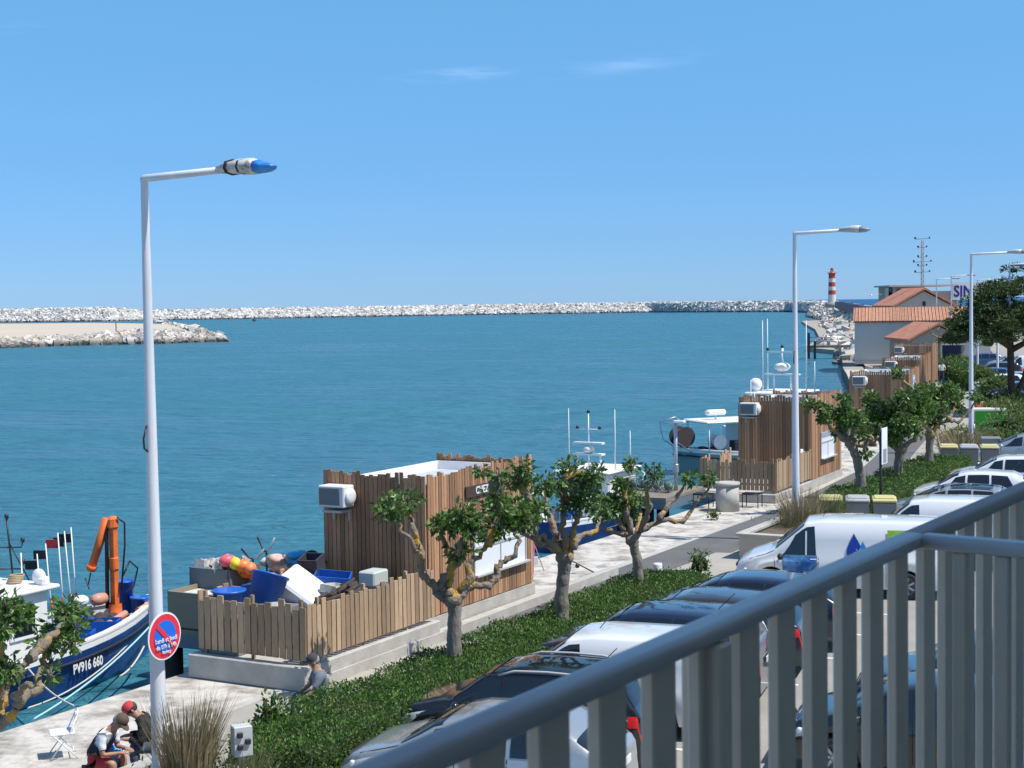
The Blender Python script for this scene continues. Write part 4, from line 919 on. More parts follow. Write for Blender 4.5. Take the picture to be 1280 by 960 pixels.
tree('pollarded tree in the middle of the long hedge, yellow lichen on its knuckle',30.9,[(702,768),(702,740),(705,715),(706,695)],
 [[(703,700),(694,684),(680,672),(666,672),(652,667),(645,655)],[(698,688),(688,680),(673,682),(668,670),(672,655),(668,635)],[(707,695),(706,676),(702,653),(706,633),(703,612)],[(712,690),(720,674),(735,668),(746,660),(752,646)],[(716,685),(716,665),(722,648),(728,634)],[(700,680),(690,660),(686,640),(680,622)]],
 [(658,632,18),(647,600,17),(655,585,13),(682,606,18),(712,583,15),(700,605,14),(731,600,13),(742,592,15),(733,625,20),(712,630,14),(672,636,15),(752,640,15)],r0=.17)
tree('pollarded tree at the far end of the long hedge with a long bare limb',34.6,[(798,722),(797,700),(793,685),(790,674)],
 [[(790,676),(780,667),(762,662),(749,660),(742,650)],[(785,670),(776,655),(766,643),(768,628)],[(794,674),(803,662),(824,650),(840,650),(853,654),(868,632),(878,620),(888,605)],[(800,664),(806,650),(812,633),(810,615),(817,600)],[(824,650),(833,636),(845,619),(855,606)],[(788,668),(784,640),(782,622),(787,597)],[(795,670),(800,650),(799,635)]],
 [(817,592,12),(862,598,10),(888,598,10),(788,580,11),(780,622,17),(798,624,13),(763,634,15),(784,640,14),(775,605,11),(757,624,10)],r0=.14)
tree('pollarded tree standing in front of the second timber cabin hatch',49.8,[(1076,596),(1073,580),(1068,565),(1063,553)],
 [[(1063,555),(1050,545),(1040,537),(1030,522),(1020,510)],[(1063,553),(1055,540),(1056,522)],[(1066,557),(1080,556),(1093,556),(1098,545)],[(1064,553),(1068,535),(1075,515)]],
 [(1014,505,9),(1030,510,11),(1045,518,12),(1056,525,14),(1056,498,9),(1070,525,14),(1048,540,8),(1078,545,9),(1030,522,8),(1083,568,7),(1058,510,9)],r0=.19,leafn=200,leaf=.2)
tree('pollarded tree in the middle of the farther group, thick dark crown',53.8,[(1123,600),(1123,580),(1126,560)],
 [[(1126,562),(1112,556),(1100,553),(1092,535)],[(1126,562),(1125,540),(1130,520),(1128,500)],[(1128,560),(1142,550),(1152,530),(1150,505)],[(1130,540),(1148,508),(1147,492),(1128,477),(1124,468)],[(1124,555),(1114,535),(1108,515)]],
 [(1088,500,12),(1100,512,15),(1092,525,13),(1112,520,17),(1130,500,15),(1145,512,17),(1128,530,16),(1110,540,13),(1148,492,12),(1122,466,8),(1158,510,13),(1142,535,13),(1088,543,10),(1120,548,9)],r0=.2,leafn=220,leaf=.2)
tree('rightmost pollarded tree of the farther group, long limb towards the third lamp',57.6,[(1161,582),(1162,560),(1163,542)],
 [[(1163,544),(1172,530),(1188,525),(1198,528),(1212,514),(1219,502)],[(1163,542),(1160,522),(1160,500)],[(1165,542),(1178,520),(1184,504)],[(1164,540),(1152,528),(1146,515)],[(1185,526),(1192,512),(1196,505)]],
 [(1160,490,14),(1178,492,14),(1192,502,12),(1172,510,13),(1221,495,8),(1152,512,13),(1198,492,8),(1168,525,9),(1186,485,9),(1200,510,7)],r0=.2,leafn=200,leaf=.2)
tree('pollarded tree cut by the left edge, yellow lichen on its lowest limb',19.0,[(-22,960),(-22,930),(-18,912)],
 [[(-18,916),(2,905),(16,894),(24,880),(22,866),(30,858),(42,858)],[(-20,905),(0,880),(10,850),(24,842),(36,824),(58,806)],[(24,880),(34,868),(50,860),(49,838),(56,812)],[(-20,905),(-8,860),(0,820),(4,790),(12,775)],[(2,905),(0,860),(8,830)],[(36,824),(55,806),(70,790),(82,775)]],
 [(8,760,22),(26,768,17),(84,764,22),(70,790,22),(94,785,15),(56,806,16),(8,836,18),(60,830,10),(62,845,9),(88,805,12),(3,785,16)],r0=.14,leafn=420,leaf=.135)
# far small pollard and pine
tree('leafless twisted pollard in front of the small gabled annex',150,[(1175,432),(1175,424)],[[(1175,425),(1165,415),(1160,408)],[(1175,425),(1172,412),(1176,402)],[(1175,425),(1184,414),(1182,404)],[(1175,425),(1190,416),(1196,410)]],[(1206,412,6),(1182,404,2)],r0=.25,leafn=60,leaf=.4,kn=4)
def pine(c,label):
    M_ptr=mat('pine_bark',(.06,.045,.035),.9,var=.3,vs=4)
    t=thing('pine_tree',label,'tree',Vector((c.x,c.y,0)))
    mb=MB(); mb.tube([(0,0,0),(.05,0,1.5),(.0,0,4),(-.1,0,6.2)],[.27,.22,.2,.16],10); mb.build('trunk',M_ptr,t)
    for pts in ([(.15,0,.6),(.9,.2,2.2),(1.3,.3,4),(2.6,.4,6)],[(0,0,4),(-1.5,0,5),(-2.6,.3,5.6)],[(0,0,5),(1.5,.3,6),(3.5,0,6.6)],[(0,0,4.4),(-.8,-.6,5.6),(-1.8,-1,6.8)],[(0,0,3.8),(1,-.5,4.4),(2.4,-.8,4.8)]):
        mb=MB(); mb.tube(pts,[.2,.15,.11,.07][:len(pts)],8); mb.build('limb',M_ptr,t)
    mb=MB(); 
    for k in range(190):
        a=random.uniform(0,2*pi); rr=math.sqrt(random.random()); x=rr*4.5*math.cos(a)+.9; y=rr*3.4*math.sin(a); z=4.7+ (3.9*(1-rr**2.4))*random.uniform(.2,1.05)+random.uniform(-.5,.2)
        r=random.uniform(.45,.85); d=rng.normal(size=(170,3)); d/=np.linalg.norm(d,axis=1)[:,None]; d[:,2]=np.abs(d[:,2])*.9-.25
        p=d*r*rng.uniform(.6,1.05,(170,1))*np.array([1.15,1.1,.75])+np.array([x,y,z]); mb.leaves(p,.24,0,out=d,asp=.3,up=.2)
        mb.ball((x,y,z-.02),1,7,5,1,sc=(r*.45,r*.45,r*.25),jit=.25)
    mb.build('crown',[LEAF_P,M_core],t)
p=R(1263,470,92); pine(p,'umbrella pine with forked dark trunk at the right edge')
# ================= cars
def paint(n,c,r=.25,metal=0,coat=1): return mat(n,c,r,metal=metal,coat=coat)
P_sil=paint('silver_paint',(.42,.45,.47),.3,.5); P_blk=paint('black_car_paint',(.008,.009,.011),.2); P_wht=paint('white_car_paint',(.74,.76,.78),.3); P_nav=paint('navy_paint',(.012,.02,.05),.2); P_gry=paint('dark_grey_paint',(.03,.035,.045),.25); P_blu=paint('blue_car_paint',(.02,.07,.2),.25); P_red=paint('red_car_paint',(.4,.02,.02),.25)
def carpos(rw,kind_c,W):   # rear-left wheel contact -> car origin
    return rw-CD*kind_c.wr+CR*(W/2-.1) 
def slot(k,dx=0): return BAY0+BAY*k+CD*dx
def place(kind,L_,W,H,paint_,label,rw,**kw):
    rw=rw-CD*.3
    c=Car(kind,L_,W,H); loc=rw-CD*c.wr+CR*(W/2-.1); return make_car(kind,L_,W,H,paint_,label,loc=Vector((loc.x,loc.y,PZ)),rz=CAR_RZ,**kw)[0]
place('hatch',4.1,1.72,1.45,P_sil,'silver hatchback nearest the camera, half hidden by the railing',slot(-2,-.5))
place('suv',4.1,1.79,1.56,P_blk,'black compact car with glass roof and pale roof rails beside the silver hatchback',slot(-1,.1),rails=True,roofglass=True)
wv=place('van',4.15,1.79,1.64,P_wht,'small white panel van between two dark cars',slot(0,.1),cat='van')
place('suv',4.35,1.84,1.6,P_nav,'dark blue car with alloy wheels right beside the small white van',slot(1,.0),rims=5)
place('hatch',4.35,1.8,1.46,P_gry,'dark grey car, second beyond the small white van',slot(2,0))
place('hatch',4.4,1.8,1.44,P_nav,'dark car parked last before the white van with the drop emblem',slot(3,-.05))
# large white van with emblem
Lv,Wv,Hv=5.0,1.95,1.86
c_=Car('van',Lv,Wv,Hv); loc=Vector((9.29,36.5,0))-CD*c_.wr+CR*(Wv/2-.1)
fv,cf=make_car('van',Lv,Wv,Hv,P_wht,'white work van with a blue drop emblem and green panel on its side',cat='van',loc=Vector((loc.x,loc.y,PZ)),rz=CAR_RZ+rad(4))
ys=Wv/2+.012
def flat(name,poly,m,par,off=0,y=None):   # flat sticker on the left side (local +y), poly in (x,z)
    mb=MB(); vs=[Vector((x,(y or ys)+off,z)) for x,z in poly]; mb.add(vs,[tuple(range(len(vs)))[::-1]]); return mb.build(name,m,par)
M_em1=mat('emblem_blue',(.01,.05,.35),.4); M_em2=mat('emblem_light_blue',(.03,.25,.62),.4); M_em3=mat('panel_green',(.16,.45,.02),.4,col2=(.35,.6,.05),vs=3)
def sideY(z,x=0): 
    r=cf.rows(x); return float(np.interp(z,[k[1] for k in r[:7]],[k[0] for k in r[:7]]))+.014
def sticker(name,poly,m,par,off=0):
    mb=MB(); vs=[Vector((x,sideY(z,x)+off,z)) for x,z in poly]; mb.add(vs,[tuple(range(len(vs)))]); return mb.build(name,m,par)
def grid_sticker(name,x0,x1,z0,z1,m,par,off=0,n=5):
    mb=MB(); g_=[[Vector((lerp(x0,x1,i/2),sideY(lerp(z0,z1,j/n),lerp(x0,x1,i/2))+off,lerp(z0,z1,j/n))) for i in range(3)] for j in range(n+1)]
    for j in range(n):
        for i in range(2): mb.add([g_[j][i],g_[j][i+1],g_[j+1][i+1],g_[j+1][i]],[(0,1,2,3)])
    return mb.build(name,m,par)
def drop(cx,cz,w,h,flip=1):
    P_=[]; 
    for k in range(24):
        a=2*pi*k/24; r=math.sin(a/2)**1.6; P_.append((cx-flip*w*math.sin(a)*r*.9+flip*.1*w*(1-r),cz+h*.5*math.cos(a)))
    return P_
def fan_sticker(name,P_,m,par,off=0):
    mb=MB(); n=len(P_); cx=sum(p[0] for p in P_)/n; cz=sum(p[1] for p in P_)/n
    vs=[Vector((cx,sideY(cz,cx)+off,cz))]+[Vector((x,sideY(z,x)+off,z)) for x,z in P_]; mb.add(vs,[(0,1+k,1+(k+1)%n) for k in range(n)]); return mb.build(name,m,par)
em=fan_sticker('drop_emblem',drop(-.42,1.25,.3,.66),M_em1,fv,.004); fan_sticker('drop_highlight',drop(-.62,1.18,.19,.42),M_em2,em,.008)
for k in range(6):
    a=k*pi/3; mb=MB(); mb.box((-.5+.05*math.cos(a),sideY(1.12)+.012,1.12+.05*math.sin(a)),(.1,.004,.014),ry=-a); mb.build('snowflake_arm',M_white,em)
grid_sticker('green_panel',-2.0,-1.18,1.36,1.66,M_em3,fv,.006)
mb=MB(); mb.lathe([(.055,0),(.0,0)],(-1.33,sideY(1.5)+.012,1.5),14,0,rotm(0,0,-pi/2)); mb.build('round_mark',M_white,fv)
grid_sticker('door_graphic',.48,1.3,.62,1.02,mat('door_print',(.02,.09,.3),.35,col2=(.15,.35,.6),vs=3,thr=(.4,.65)),fv,.008)
gp=grid_sticker('window_divider',.72,.76,1.02,1.6,P_wht,fv,.012); 
# far end of the row
def place2(kind,L_,W,H,pt,label,px,py,z,**kw):
    p=G(px,py,z+PZ); return make_car(kind,L_,W,H,pt,label,loc=Vector((p.x,p.y,PZ)),rz=CAR_RZ-rad(kw.pop('turn',0)),**kw)[0]
p2=G(1160,622,1.8); make_car('van',4.6,1.85,1.85,P_wht,'plain white panel van behind the van with the drop emblem',cat='van',loc=Vector((p2.x+.6,p2.y+1.6,PZ)),rz=CAR_RZ)
place2('hatch',4.3,1.78,1.47,P_sil,'silver car with dark roof just beyond the plain white panel van',1192,606,1.45,roofglass=True)
place2('hatch',4.2,1.76,1.48,P_wht,'white hatchback parked near the farther hedge',1216,588,1.45)
place2('suv',4.4,1.8,1.55,P_wht,'white car parked closest to the yellow lidded bins',1262,570,1.5)
place2('hatch',4.4,1.8,1.45,P_sil,'silver car at the right edge below the bushes',1285,548,1.2)
# second row, seen through the railing
q=G(1118,905,PZ); make_car('suv',4.5,1.82,1.6,P_nav,'dark blue car glimpsed between the railing slats at lower right',loc=q+Vector((1.6,-.3,0)),rz=CAR_RZ)
q=G(1045,905,PZ); make_car('hatch',4.3,1.78,1.45,P_blk,'black car glimpsed between the railing slats nearer the post',loc=q+Vector((.9,-2.6,0)),rz=CAR_RZ)
# distant car park
dist=[(1236,462,125,P_blu,'hatch','blue'),(1250,474,115,P_wht,'hatch','white'),(1245,455,135,P_blk,'suv','black'),(1268,470,118,P_sil,'hatch','silver'),(1275,488,104,P_nav,'suv','navy'),(1282,505,94,P_wht,'hatch','white'),(1205,434,165,P_wht,'hatch','white'),(1262,446,150,P_sil,'suv','silver'),(1228,446,158,P_blu,'hatch','blue'),(1278,452,140,P_wht,'van','white'),(1216,440,175,P_gry,'hatch','grey')]
where=['below the pine crown beside the pale lamp','with its nose toward the forked pine','deep in shade behind the pine trunk','right of the forked pine trunk','seen low at the right edge beyond the bushes','nearest at the right edge above the light green bush','beside the blue garage of the annex','far back right of the pine trunk','far back left of the pine trunk','at the far right edge of the distant car park','just right of the annex car']
for k,(x,y,Y,pt,kd,cn) in enumerate(dist):
    p=R(x,y,Y); make_car(kd,4.3,1.78,1.5 if kd!='van' else 1.9,pt,'distant %s %s %s'%(cn,'van' if kd=='van' else 'car',where[k]),cat='van' if kd=='van' else 'car',loc=Vector((p.x,p.y,PZ)),rz=rad(170),detail=1)
# ================= bins, green container, signs
def bins(label,c,n,rz,lidcol=True):
    for k in range(n):
        t=thing('wheeled_bin',label[k],'bin',c+Vector((math.cos(rz),math.sin(rz),0))*(.78*k),rz,'grey wheeled bins beside the car park')
        mb=MB(); mb.box((0,0,.55),(.6,.95,.9),taper=1.12); mb.build('body',M_grey,t)
        mb=MB(); mb.bbox((0,.0,1.06),(.7,1.1,.07),.02); mb.bbox((0,.1,1.11),(.6,.7,.05),.02); mb.build('lid',mat('yellow_lid',(.55,.5,.22),.6) if lidcol and k%2==0 else M_lgrey,t)
        for s_ in(-1,1): mb=MB(); mb.cyl((s_*.26,-.4,.1),.1,.06,10,0,None,rotm(0,pi/2)); mb.build('wheel',M_dark,t)
a=G(1035,622,1.1); bins(['grey wheeled bin with yellow lid left in the row before the white van','grey lidded wheeled bin, middle of the row before the white van','grey wheeled bin with yellow lid right in the row before the white van'],Vector((a.x+.1,a.y+.1,0)),3,rad(-12))
a=G(1180,558,1.1); bins(['yellow lidded wheeled bin at the left of the farther pair of bins','grey lidded bin in the middle of the farther bins','yellow lidded wheeled bin at the right of the farther bins'],Vector((a.x+.3,a.y+.4,0)),3,rad(-14))
mb=MB(); mb.bbox((0,0,.5),(.85,.6,1.0),.05); p=G(1238,575,0); solo(mb,'large_bin',M_grey,'dark square bin beside the farther yellow lidded bins','bin',Vector((p.x,p.y,0)),rad(-14))
p=R(1238,535,77); t=thing('recycling_container','green fronted collection container with pale frame beside the third lamp','container',Vector((p.x,p.y,0)),rad(-6))
mb=MB(); mb.bbox((0,.55,.7),(1.66,1.1,1.4),.02); mb.build('frame',mat('beige_frame',(.6,.58,.52),.6),t)
mb=MB(); mb.box((0,-.012,.72),(1.5,.02,1.15)); g_=mb.build('front_panel',mat('green_panel_paint',(.02,.25,.02),.5),t)
text_mesh('VERRE',.11,'lettering',M_black,g_,Vector((0,-.026,.62)),text_rot((0,-1,0))); text_mesh('EMBALLAGES',.12,'lettering',M_black,g_,Vector((0,-.026,.42)),text_rot((0,-1,0)))
# post with white parking plate
p=G(1101,640,.55); p.z=0; t=thing('sign_post','dark post with a tall narrow white plate standing in the farther hedge','sign',p,RZ)
mb=MB(); mb.tube([(0,0,0),(0,0,3.15)],.045,8); mb.build('pole',M_dark,t)
mb=MB(); mb.bbox((.16,-.07,2.55),(.6,.02,1.1),.006); pl=mb.build('plate',M_white,t)
mb=MB(); mb.box((.16,-.085,2.25),(.34,.006,.42)); mb.build('pictogram',mat('sign_grey',(.25,.27,.32),.5),pl)
# round no-parking sign on the lamp
sp=Q(16.0,14.4-.15,2.5)
s_n=-NQ; cx=R(205,795,Q(16.0,14.25).y-.22)
t=thing('no_parking_sign','round red and blue no parking sign with white lettering fixed on the near lamp pole','sign',cx,RZ)
Mx=rotm(0,0,pi/2)   # disc axis to local -y (towards the car park)
def disc(r,y,m,nm,par): mb=MB(); mb.lathe([(r,0),(r,.012),(0,.012)],(0,-y,0),40,0,Mx,smooth=False); mb.lathe([(r,0),(0,0)],(0,-y,0),40,0,Mx,smooth=False); return mb.build(nm,m,par)
M_sred=mat('sign_red',(.72,.03,.05),.4); M_sblu=mat('sign_blue',(.01,.14,.65),.4)
d=disc(.325,0,M_white,'rim',t); disc(.3,.006,M_sred,'red_disc',t); disc(.215,.012,M_sblu,'blue_disc',t)
mb=MB(); mb.box((0,-.03,0),(.44,.008,.062),ry=rad(45)); mb.build('red_bar',M_sred,t)
for txt,z,h in (('Lundi et Jeudi',-.045,.062),('de 07h à 14h',-.135,.06),('Parking',-.212,.045)):
    text_mesh(txt,h,'lettering',M_white,t,Vector((0,-.041,z)),text_rot((0,-1,0)),squash=.92,bold=False)
mb=MB(); mb.box((0,.04,.12),(.06,.09,.03)); mb.box((0,.04,-.12),(.06,.09,.03)); mb.build('bracket',M_steel,t)
# electrical box
p=R(302,925,21.0); t=thing('electrical_box','pale grey electrical cabinet on a post in front of the long hedge','electrical box',Vector((p.x,p.y,0)),rad(25))
mb=MB(); mb.bbox((0,0,p.z),(.26,.2,.42),.01); b_=mb.build('cabinet',mat('cabinet_grey',(.5,.52,.51),.5,var=.06),t)
mb=MB(); mb.box((0,0,(p.z-.21)/2),(.08,.05,p.z-.21)); mb.build('post',M_steel,t)
for y,z in ((-.04,.1),(-.04,-.07),(.05,.0)): mb=MB(); mb.bbox((-.05 if y<0 else .06,-.115,p.z+z),(.075,.05,.075),.008); mb.build('socket',M_dark,b_)
# ================= folding chair
p=G(80,945,0); t=thing('folding_chair','white folding chair standing alone on the pale stone quay','chair',p,rad(200))
mb=MB()
for y in(-.2,.2): mb.tube([(.22,y,0),(-.1,y*.95,.42),(-.2,y*.8,.66)],.011,6); mb.tube([(-.2,y,0),(.16,y*.95,.38)],.011,6)
mb.tube([(-.2,-.16,.66),(-.22,-.1,.71),(-.23,0,.73),(-.22,.1,.71),(-.2,.16,.66)],.011,6); mb.tube([(-.14,-.19,.12),(-.14,.19,.12)],.008,5); mb.build('frame',M_white,t)
mb=MB(); mb.bbox((.02,0,.39),(.38,.38,.025),.01); mb.build('seat',M_white,t)
mb=MB(); mb.ball((-.19,0,.6),1,14,8,sc=(.015,.17,.1)); mb.build('backrest',M_white,t)
# ================= people
M_navy=mat('navy_cloth',(.015,.02,.04),.85); M_tee=mat('white_cloth',(.72,.74,.78),.8); M_gcl=mat('grey_cloth',(.15,.17,.2),.85); M_redc=mat('red_cloth',(.5,.04,.05),.8); M_brown=mat('brown_cap',(.10,.07,.05),.85); M_jean=mat('denim',(.06,.08,.13),.85); M_blk=mat('black_cloth',(.02,.02,.022),.85); M_hair=mat('grey_hair',(.3,.28,.26),.8); M_dhair=mat('dark_hair',(.04,.03,.025),.7); M_cgrey=mat('charcoal_cap',(.05,.05,.055),.85)
JA=dict(pelvis=(0,0,.42),chest=(.22,0,.76),neck=(.33,0,.9),head=(.43,0,.98),face=(.75,0,-.65))
for s_,sg in(('L',1),('R',-1)):
    JA.update({'shoulder'+s_:(.25,sg*.19,.82),'elbow'+s_:(.28,sg*.24,.55),'hand'+s_:(.52,sg*.1,.56),'hip'+s_:(.02,sg*.1,.42),'knee'+s_:(.42,sg*.17,.42),'foot'+s_:(.36,sg*.16,.08),'toe'+s_:(.52,sg*.17,.04)})
TEE=[('pel',.95),('wa',1),('ch',1),('ne',1.05),('shL',1.05),('shR',1.05)]
def sleeves(t=1.15): return [('ch',.9),('shL',t),('shR',t),('elL',t*1.0),('elR',t*1.0)]
P1=R(116,950,22.3); P1.z=0
person('seated man in navy vest and brown cap bent over the blue bucket',P1,rad(-12),JA,[('shirt',M_tee,TOPS,.01),('vest',M_navy,VEST,.03),('shorts',M_redc,SHORT,.014),('shoe',M_dark,SHOE,.012)],hair=M_hair,cap=M_brown)
JB=dict(JA); P2=R(202,950,23.0); P2.z=0
JB.update(head=(.42,0,.97),neck=(.32,0,.88),face=(.7,.2,-.7))
person('seated man in black jacket and red cap facing the man in the navy vest',P2,rad(192),JB,[('jacket',M_blk,LONG,.025),('trousers',M_jean,TROU,.014),('shoe',M_dark,SHOE,.012)],hair=M_dhair,cap=M_redc)
def stool(p,label,h=.3):
    mb=MB(); mb.bbox((0,0,h-.02),(.32,.32,.04),.01)
    for x in(-.13,.13):
        for y in(-.13,.13): mb.tube([(x,y,0),(x*.9,y*.9,h-.03)],.015,6)
    solo(mb,'low_stool',M_brown,label,'stool',p,.3)
stool(P1,'low stool under the man in the navy vest'); stool(P2,'low stool under the man in the black jacket')
b0=R(141,950,22.4); b0.z=0
mb=MB(); mb.box((0,0,.13),(.4,.32,.26)); 
for k in range(4): mb.box((0,-.165,.04+.065*k),(.4,.01,.04))
solo(mb,'crate',mat('crate_wood',(.35,.25,.15),.9,var=.2),'wooden crate under the blue bucket between the two seated men','crate',b0,.2)
t=thing('bucket','bright blue bucket between the two seated men','bucket',b0+Vector((0,0,.262)))
mb=MB(); mb.lathe([(.0,0),(.115,0),(.15,.27),(.16,.27),(.16,.29),(.145,.29),(.11,.02),(0,.02)],(0,0,0),20); mb.build('pail',mat('bucket_blue',(.03,.3,.75),.4),t)
mb=MB(); mb.tube([(.155*math.cos(a),.155*math.sin(a)*.2-.08,.26+.03*math.sin(a)) for a in np.linspace(0,pi,9)],.006,5); mb.build('handle',M_white,t)
# man in grey T-shirt sitting beyond the hedge
P3=R(404,870,25.8); P3.z=0
JC=dict(pelvis=(0,0,.3),chest=(.06,0,.72),neck=(.1,0,.88),head=(.15,0,1.0),face=(.95,0,-.2))
for s_,sg in(('L',1),('R',-1)): JC.update({'shoulder'+s_:(.07,sg*.2,.8),'elbow'+s_:(.2,sg*.25,.55),'hand'+s_:(.42,sg*.2,.42),'hip'+s_:(.02,sg*.1,.3),'knee'+s_:(.45,sg*.15,.42),'foot'+s_:(.5,sg*.15,.08),'toe'+s_:(.66,sg*.15,.04)})
person('man in grey T-shirt and dark cap sitting behind the long hedge',P3,rad(195),JC,[('shirt',M_gcl,TOPS,.022),('trousers',M_jean,TROU,.014),('shoe',M_dark,SHOE,.012)],hair=M_hair,cap=M_cgrey)
mb=MB(); mb.bbox((0,0,.09),(.5,1.4,.18),.02); solo(mb,'stone_block',M_kerb,'low stone block the man in the grey T-shirt sits on','stone block',P3,RZ+pi/2)
# seated angler half hidden behind the first cabin: crossed bare legs
P4=R(652,735,37.6); P4.z=0
JD=dict(JC); JD.update(pelvis=(0,0,.42),chest=(-.05,0,.82),neck=(-.03,0,.98),head=(0,0,1.1))
for s_,sg in(('L',1),('R',-1)): JD.update({'shoulder'+s_:(-.04,sg*.2,.9),'elbow'+s_:(.1,sg*.24,.65),'hand'+s_:(.3,sg*.12,.6),'hip'+s_:(0,sg*.1,.42),'knee'+s_:(.44,sg*.12,.46),'foot'+s_:(.5,sg*.1,.08),'toe'+s_:(.68,sg*.1,.04)})
person('angler with bare legs sitting behind the far corner of the cabin with the name board',P4+Vector((-.45,.2,0)),rad(0),JD,[('shirt',M_gcl,TOPS,.022),('shorts',M_redc,SHORT,.014)],hair=M_dhair)
stool(P4+Vector((-.45,.2,0)),'low stool of the angler behind the cabin',.38)
# tripod rod rest and rods
p=G(668,715,0); t=thing('rod_rest','pink and white tripod rod rest standing on the stone quay','rod rest',p)
for k in range(3):
    a=2*pi*k/3+.4; mb=MB(); mb.tube([(.28*math.cos(a),.28*math.sin(a),0),(0,0,.75)],.012,5); mb.build('leg',mat('pink_paint',(.6,.2,.25),.5),t)
mb=MB(); mb.tube([(-.02,0,.75),(.02,0,.8)],.03,6); mb.box((.02,0,.3),(.16,.12,.2)); mb.build('bag',M_white,t)
t=thing('fishing_rod','long thin fishing rod leaning across the tripod rest towards the water','fishing rod',p)
mb=MB(); a=G(745,717,.02)-p; b_=Vector((-.0,0,.82)); mb.tube([a,b_,b_+(b_-a).normalized()*1.6+Vector((0,0,.1))],[.018,.011,.004],5); mb.build('rod',M_black,t)
mb=MB(); c=a.lerp(b_,.3); mb.ball(c+Vector((0,0,-.06)),.06,8,6); mb.build('reel',M_black,t)
# standing angler far off, walkers
def standing(label,p,rz,shirt,tr,arm=0,hair=M_dhair,grp='people far along the quay'):
    J=dict(pelvis=(0,0,.93),chest=(0,0,1.3),neck=(0,0,1.48),head=(.02,0,1.62),face=(1,0,-.1))
    for s_,sg in(('L',1),('R',-1)): J.update({'shoulder'+s_:(0,sg*.2,1.4),'elbow'+s_:(.08+arm*.15,sg*.26,1.15+.05*arm),'hand'+s_:(.2+arm*.25,sg*.2,.98+.25*arm),'hip'+s_:(0,sg*.1,.9),'knee'+s_:(.06*sg,sg*.11,.5),'foot'+s_:(.05*sg,sg*.12,.08),'toe'+s_:(.05*sg+.15,sg*.13,.04)})
    return person(label,p,rz,J,[('shirt',shirt,TOPS,.022),('trousers',tr,TROU,.014),('shoe',M_dark,SHOE,.012)],hair=hair,group=grp,fingers=False)
p=G(1088,447,0); standing('angler standing before the pale wall of the harbour building holding a rod',p,rad(180),M_blk,M_jean,arm=1)
t=thing('fishing_rod','thin fishing rod held up by the standing angler at the harbour building','fishing rod',p)
mb=MB(); mb.tube([(-.3,0,1.2),(-3,0,2.6),(-7,0,5.2)],[.03,.02,.012],5); mb.build('rod',M_black,t)
mb=MB(); mb.bbox((0,0,.5),(.5,.5,1.0),.05,ry=.2); solo(mb,'litter_bin',M_black,'small black litter bin on the quay right of the distant angler','litter bin',G(1106,446,0))
p=G(1177,478,0); standing('person in a white top walking past the far cabins',p,rad(-90),M_tee,M_jean); 
p=G(1185,476,0); standing('person in dark clothes walking beside the far hedge',p,rad(-90),M_blk,M_blk)
p=G(1228,530,0); standing('person in an orange top standing behind the green container',R(1222,520,82)*1-Vector((0,0,R(1222,520,82).z)),rad(90),mat('orange_cloth',(.5,.16,.06),.8),M_gcl)
# ================= boats
M_hblue=mat('hull_blue',(.012,.05,.19),.4,var=.35,vs=2,stretch=(1,1,.5)); M_anti=mat('antifouling_blue',(.02,.2,.45),.5,var=.2,vs=3); M_wb=mat('boat_white',(.78,.78,.74),.4,var=.04,vs=4); M_deckb=mat('deck_blue_grey',(.12,.22,.35),.7); M_deckw=mat('deck_white',(.6,.62,.62),.7)
M_wht2=mat('boat_trim_white',(.8,.8,.78),.4); M_net=mat('net_brown',(.07,.05,.045),.95,var=.4,vs=15,bump=.6,bs=20)
bt=thing('fishing_boat','blue hulled fishing boat PV916 with the orange crane, moored at the left','boat',Q(21.6,24.55,WZ),RZ)
boat_hull(bt,11,3.2,1.0,.6,M_hblue,M_wht2,M_anti,M_deckb,bowup=.25,rub=M_navy)
wh=MB(); wh.bbox((-.3,0,1.35),(2.8,2.1,1.75),.05); w_=wh.build('wheelhouse',M_wb,bt)
mb=MB(); mb.bbox((-.3,0,2.26),(3.2,2.4,.09),.03); mb.build('wheelhouse_roof',M_wht2,w_)
for x in(-1.1,.4):
    mb=MB(); mb.bbox((x,-1.06,1.6),(.75,.06,.6),.02); f=mb.build('window',M_wht2,w_); 
    mb=MB(); mb.bbox((x,-1.085,1.6),(.58,.03,.44),.02); mb.build('pane',M_glass,f)
mb=MB(); mb.bbox((1.12,0,1.62),(.04,1.3,.55),.02); mb.build('windscreen',M_glass,w_)
text_mesh('PV916 660',.2,'lettering',M_wht2,bt,Vector((1.65,-1.55,.57)),text_rot((.12,-1,0)),squash=.8)
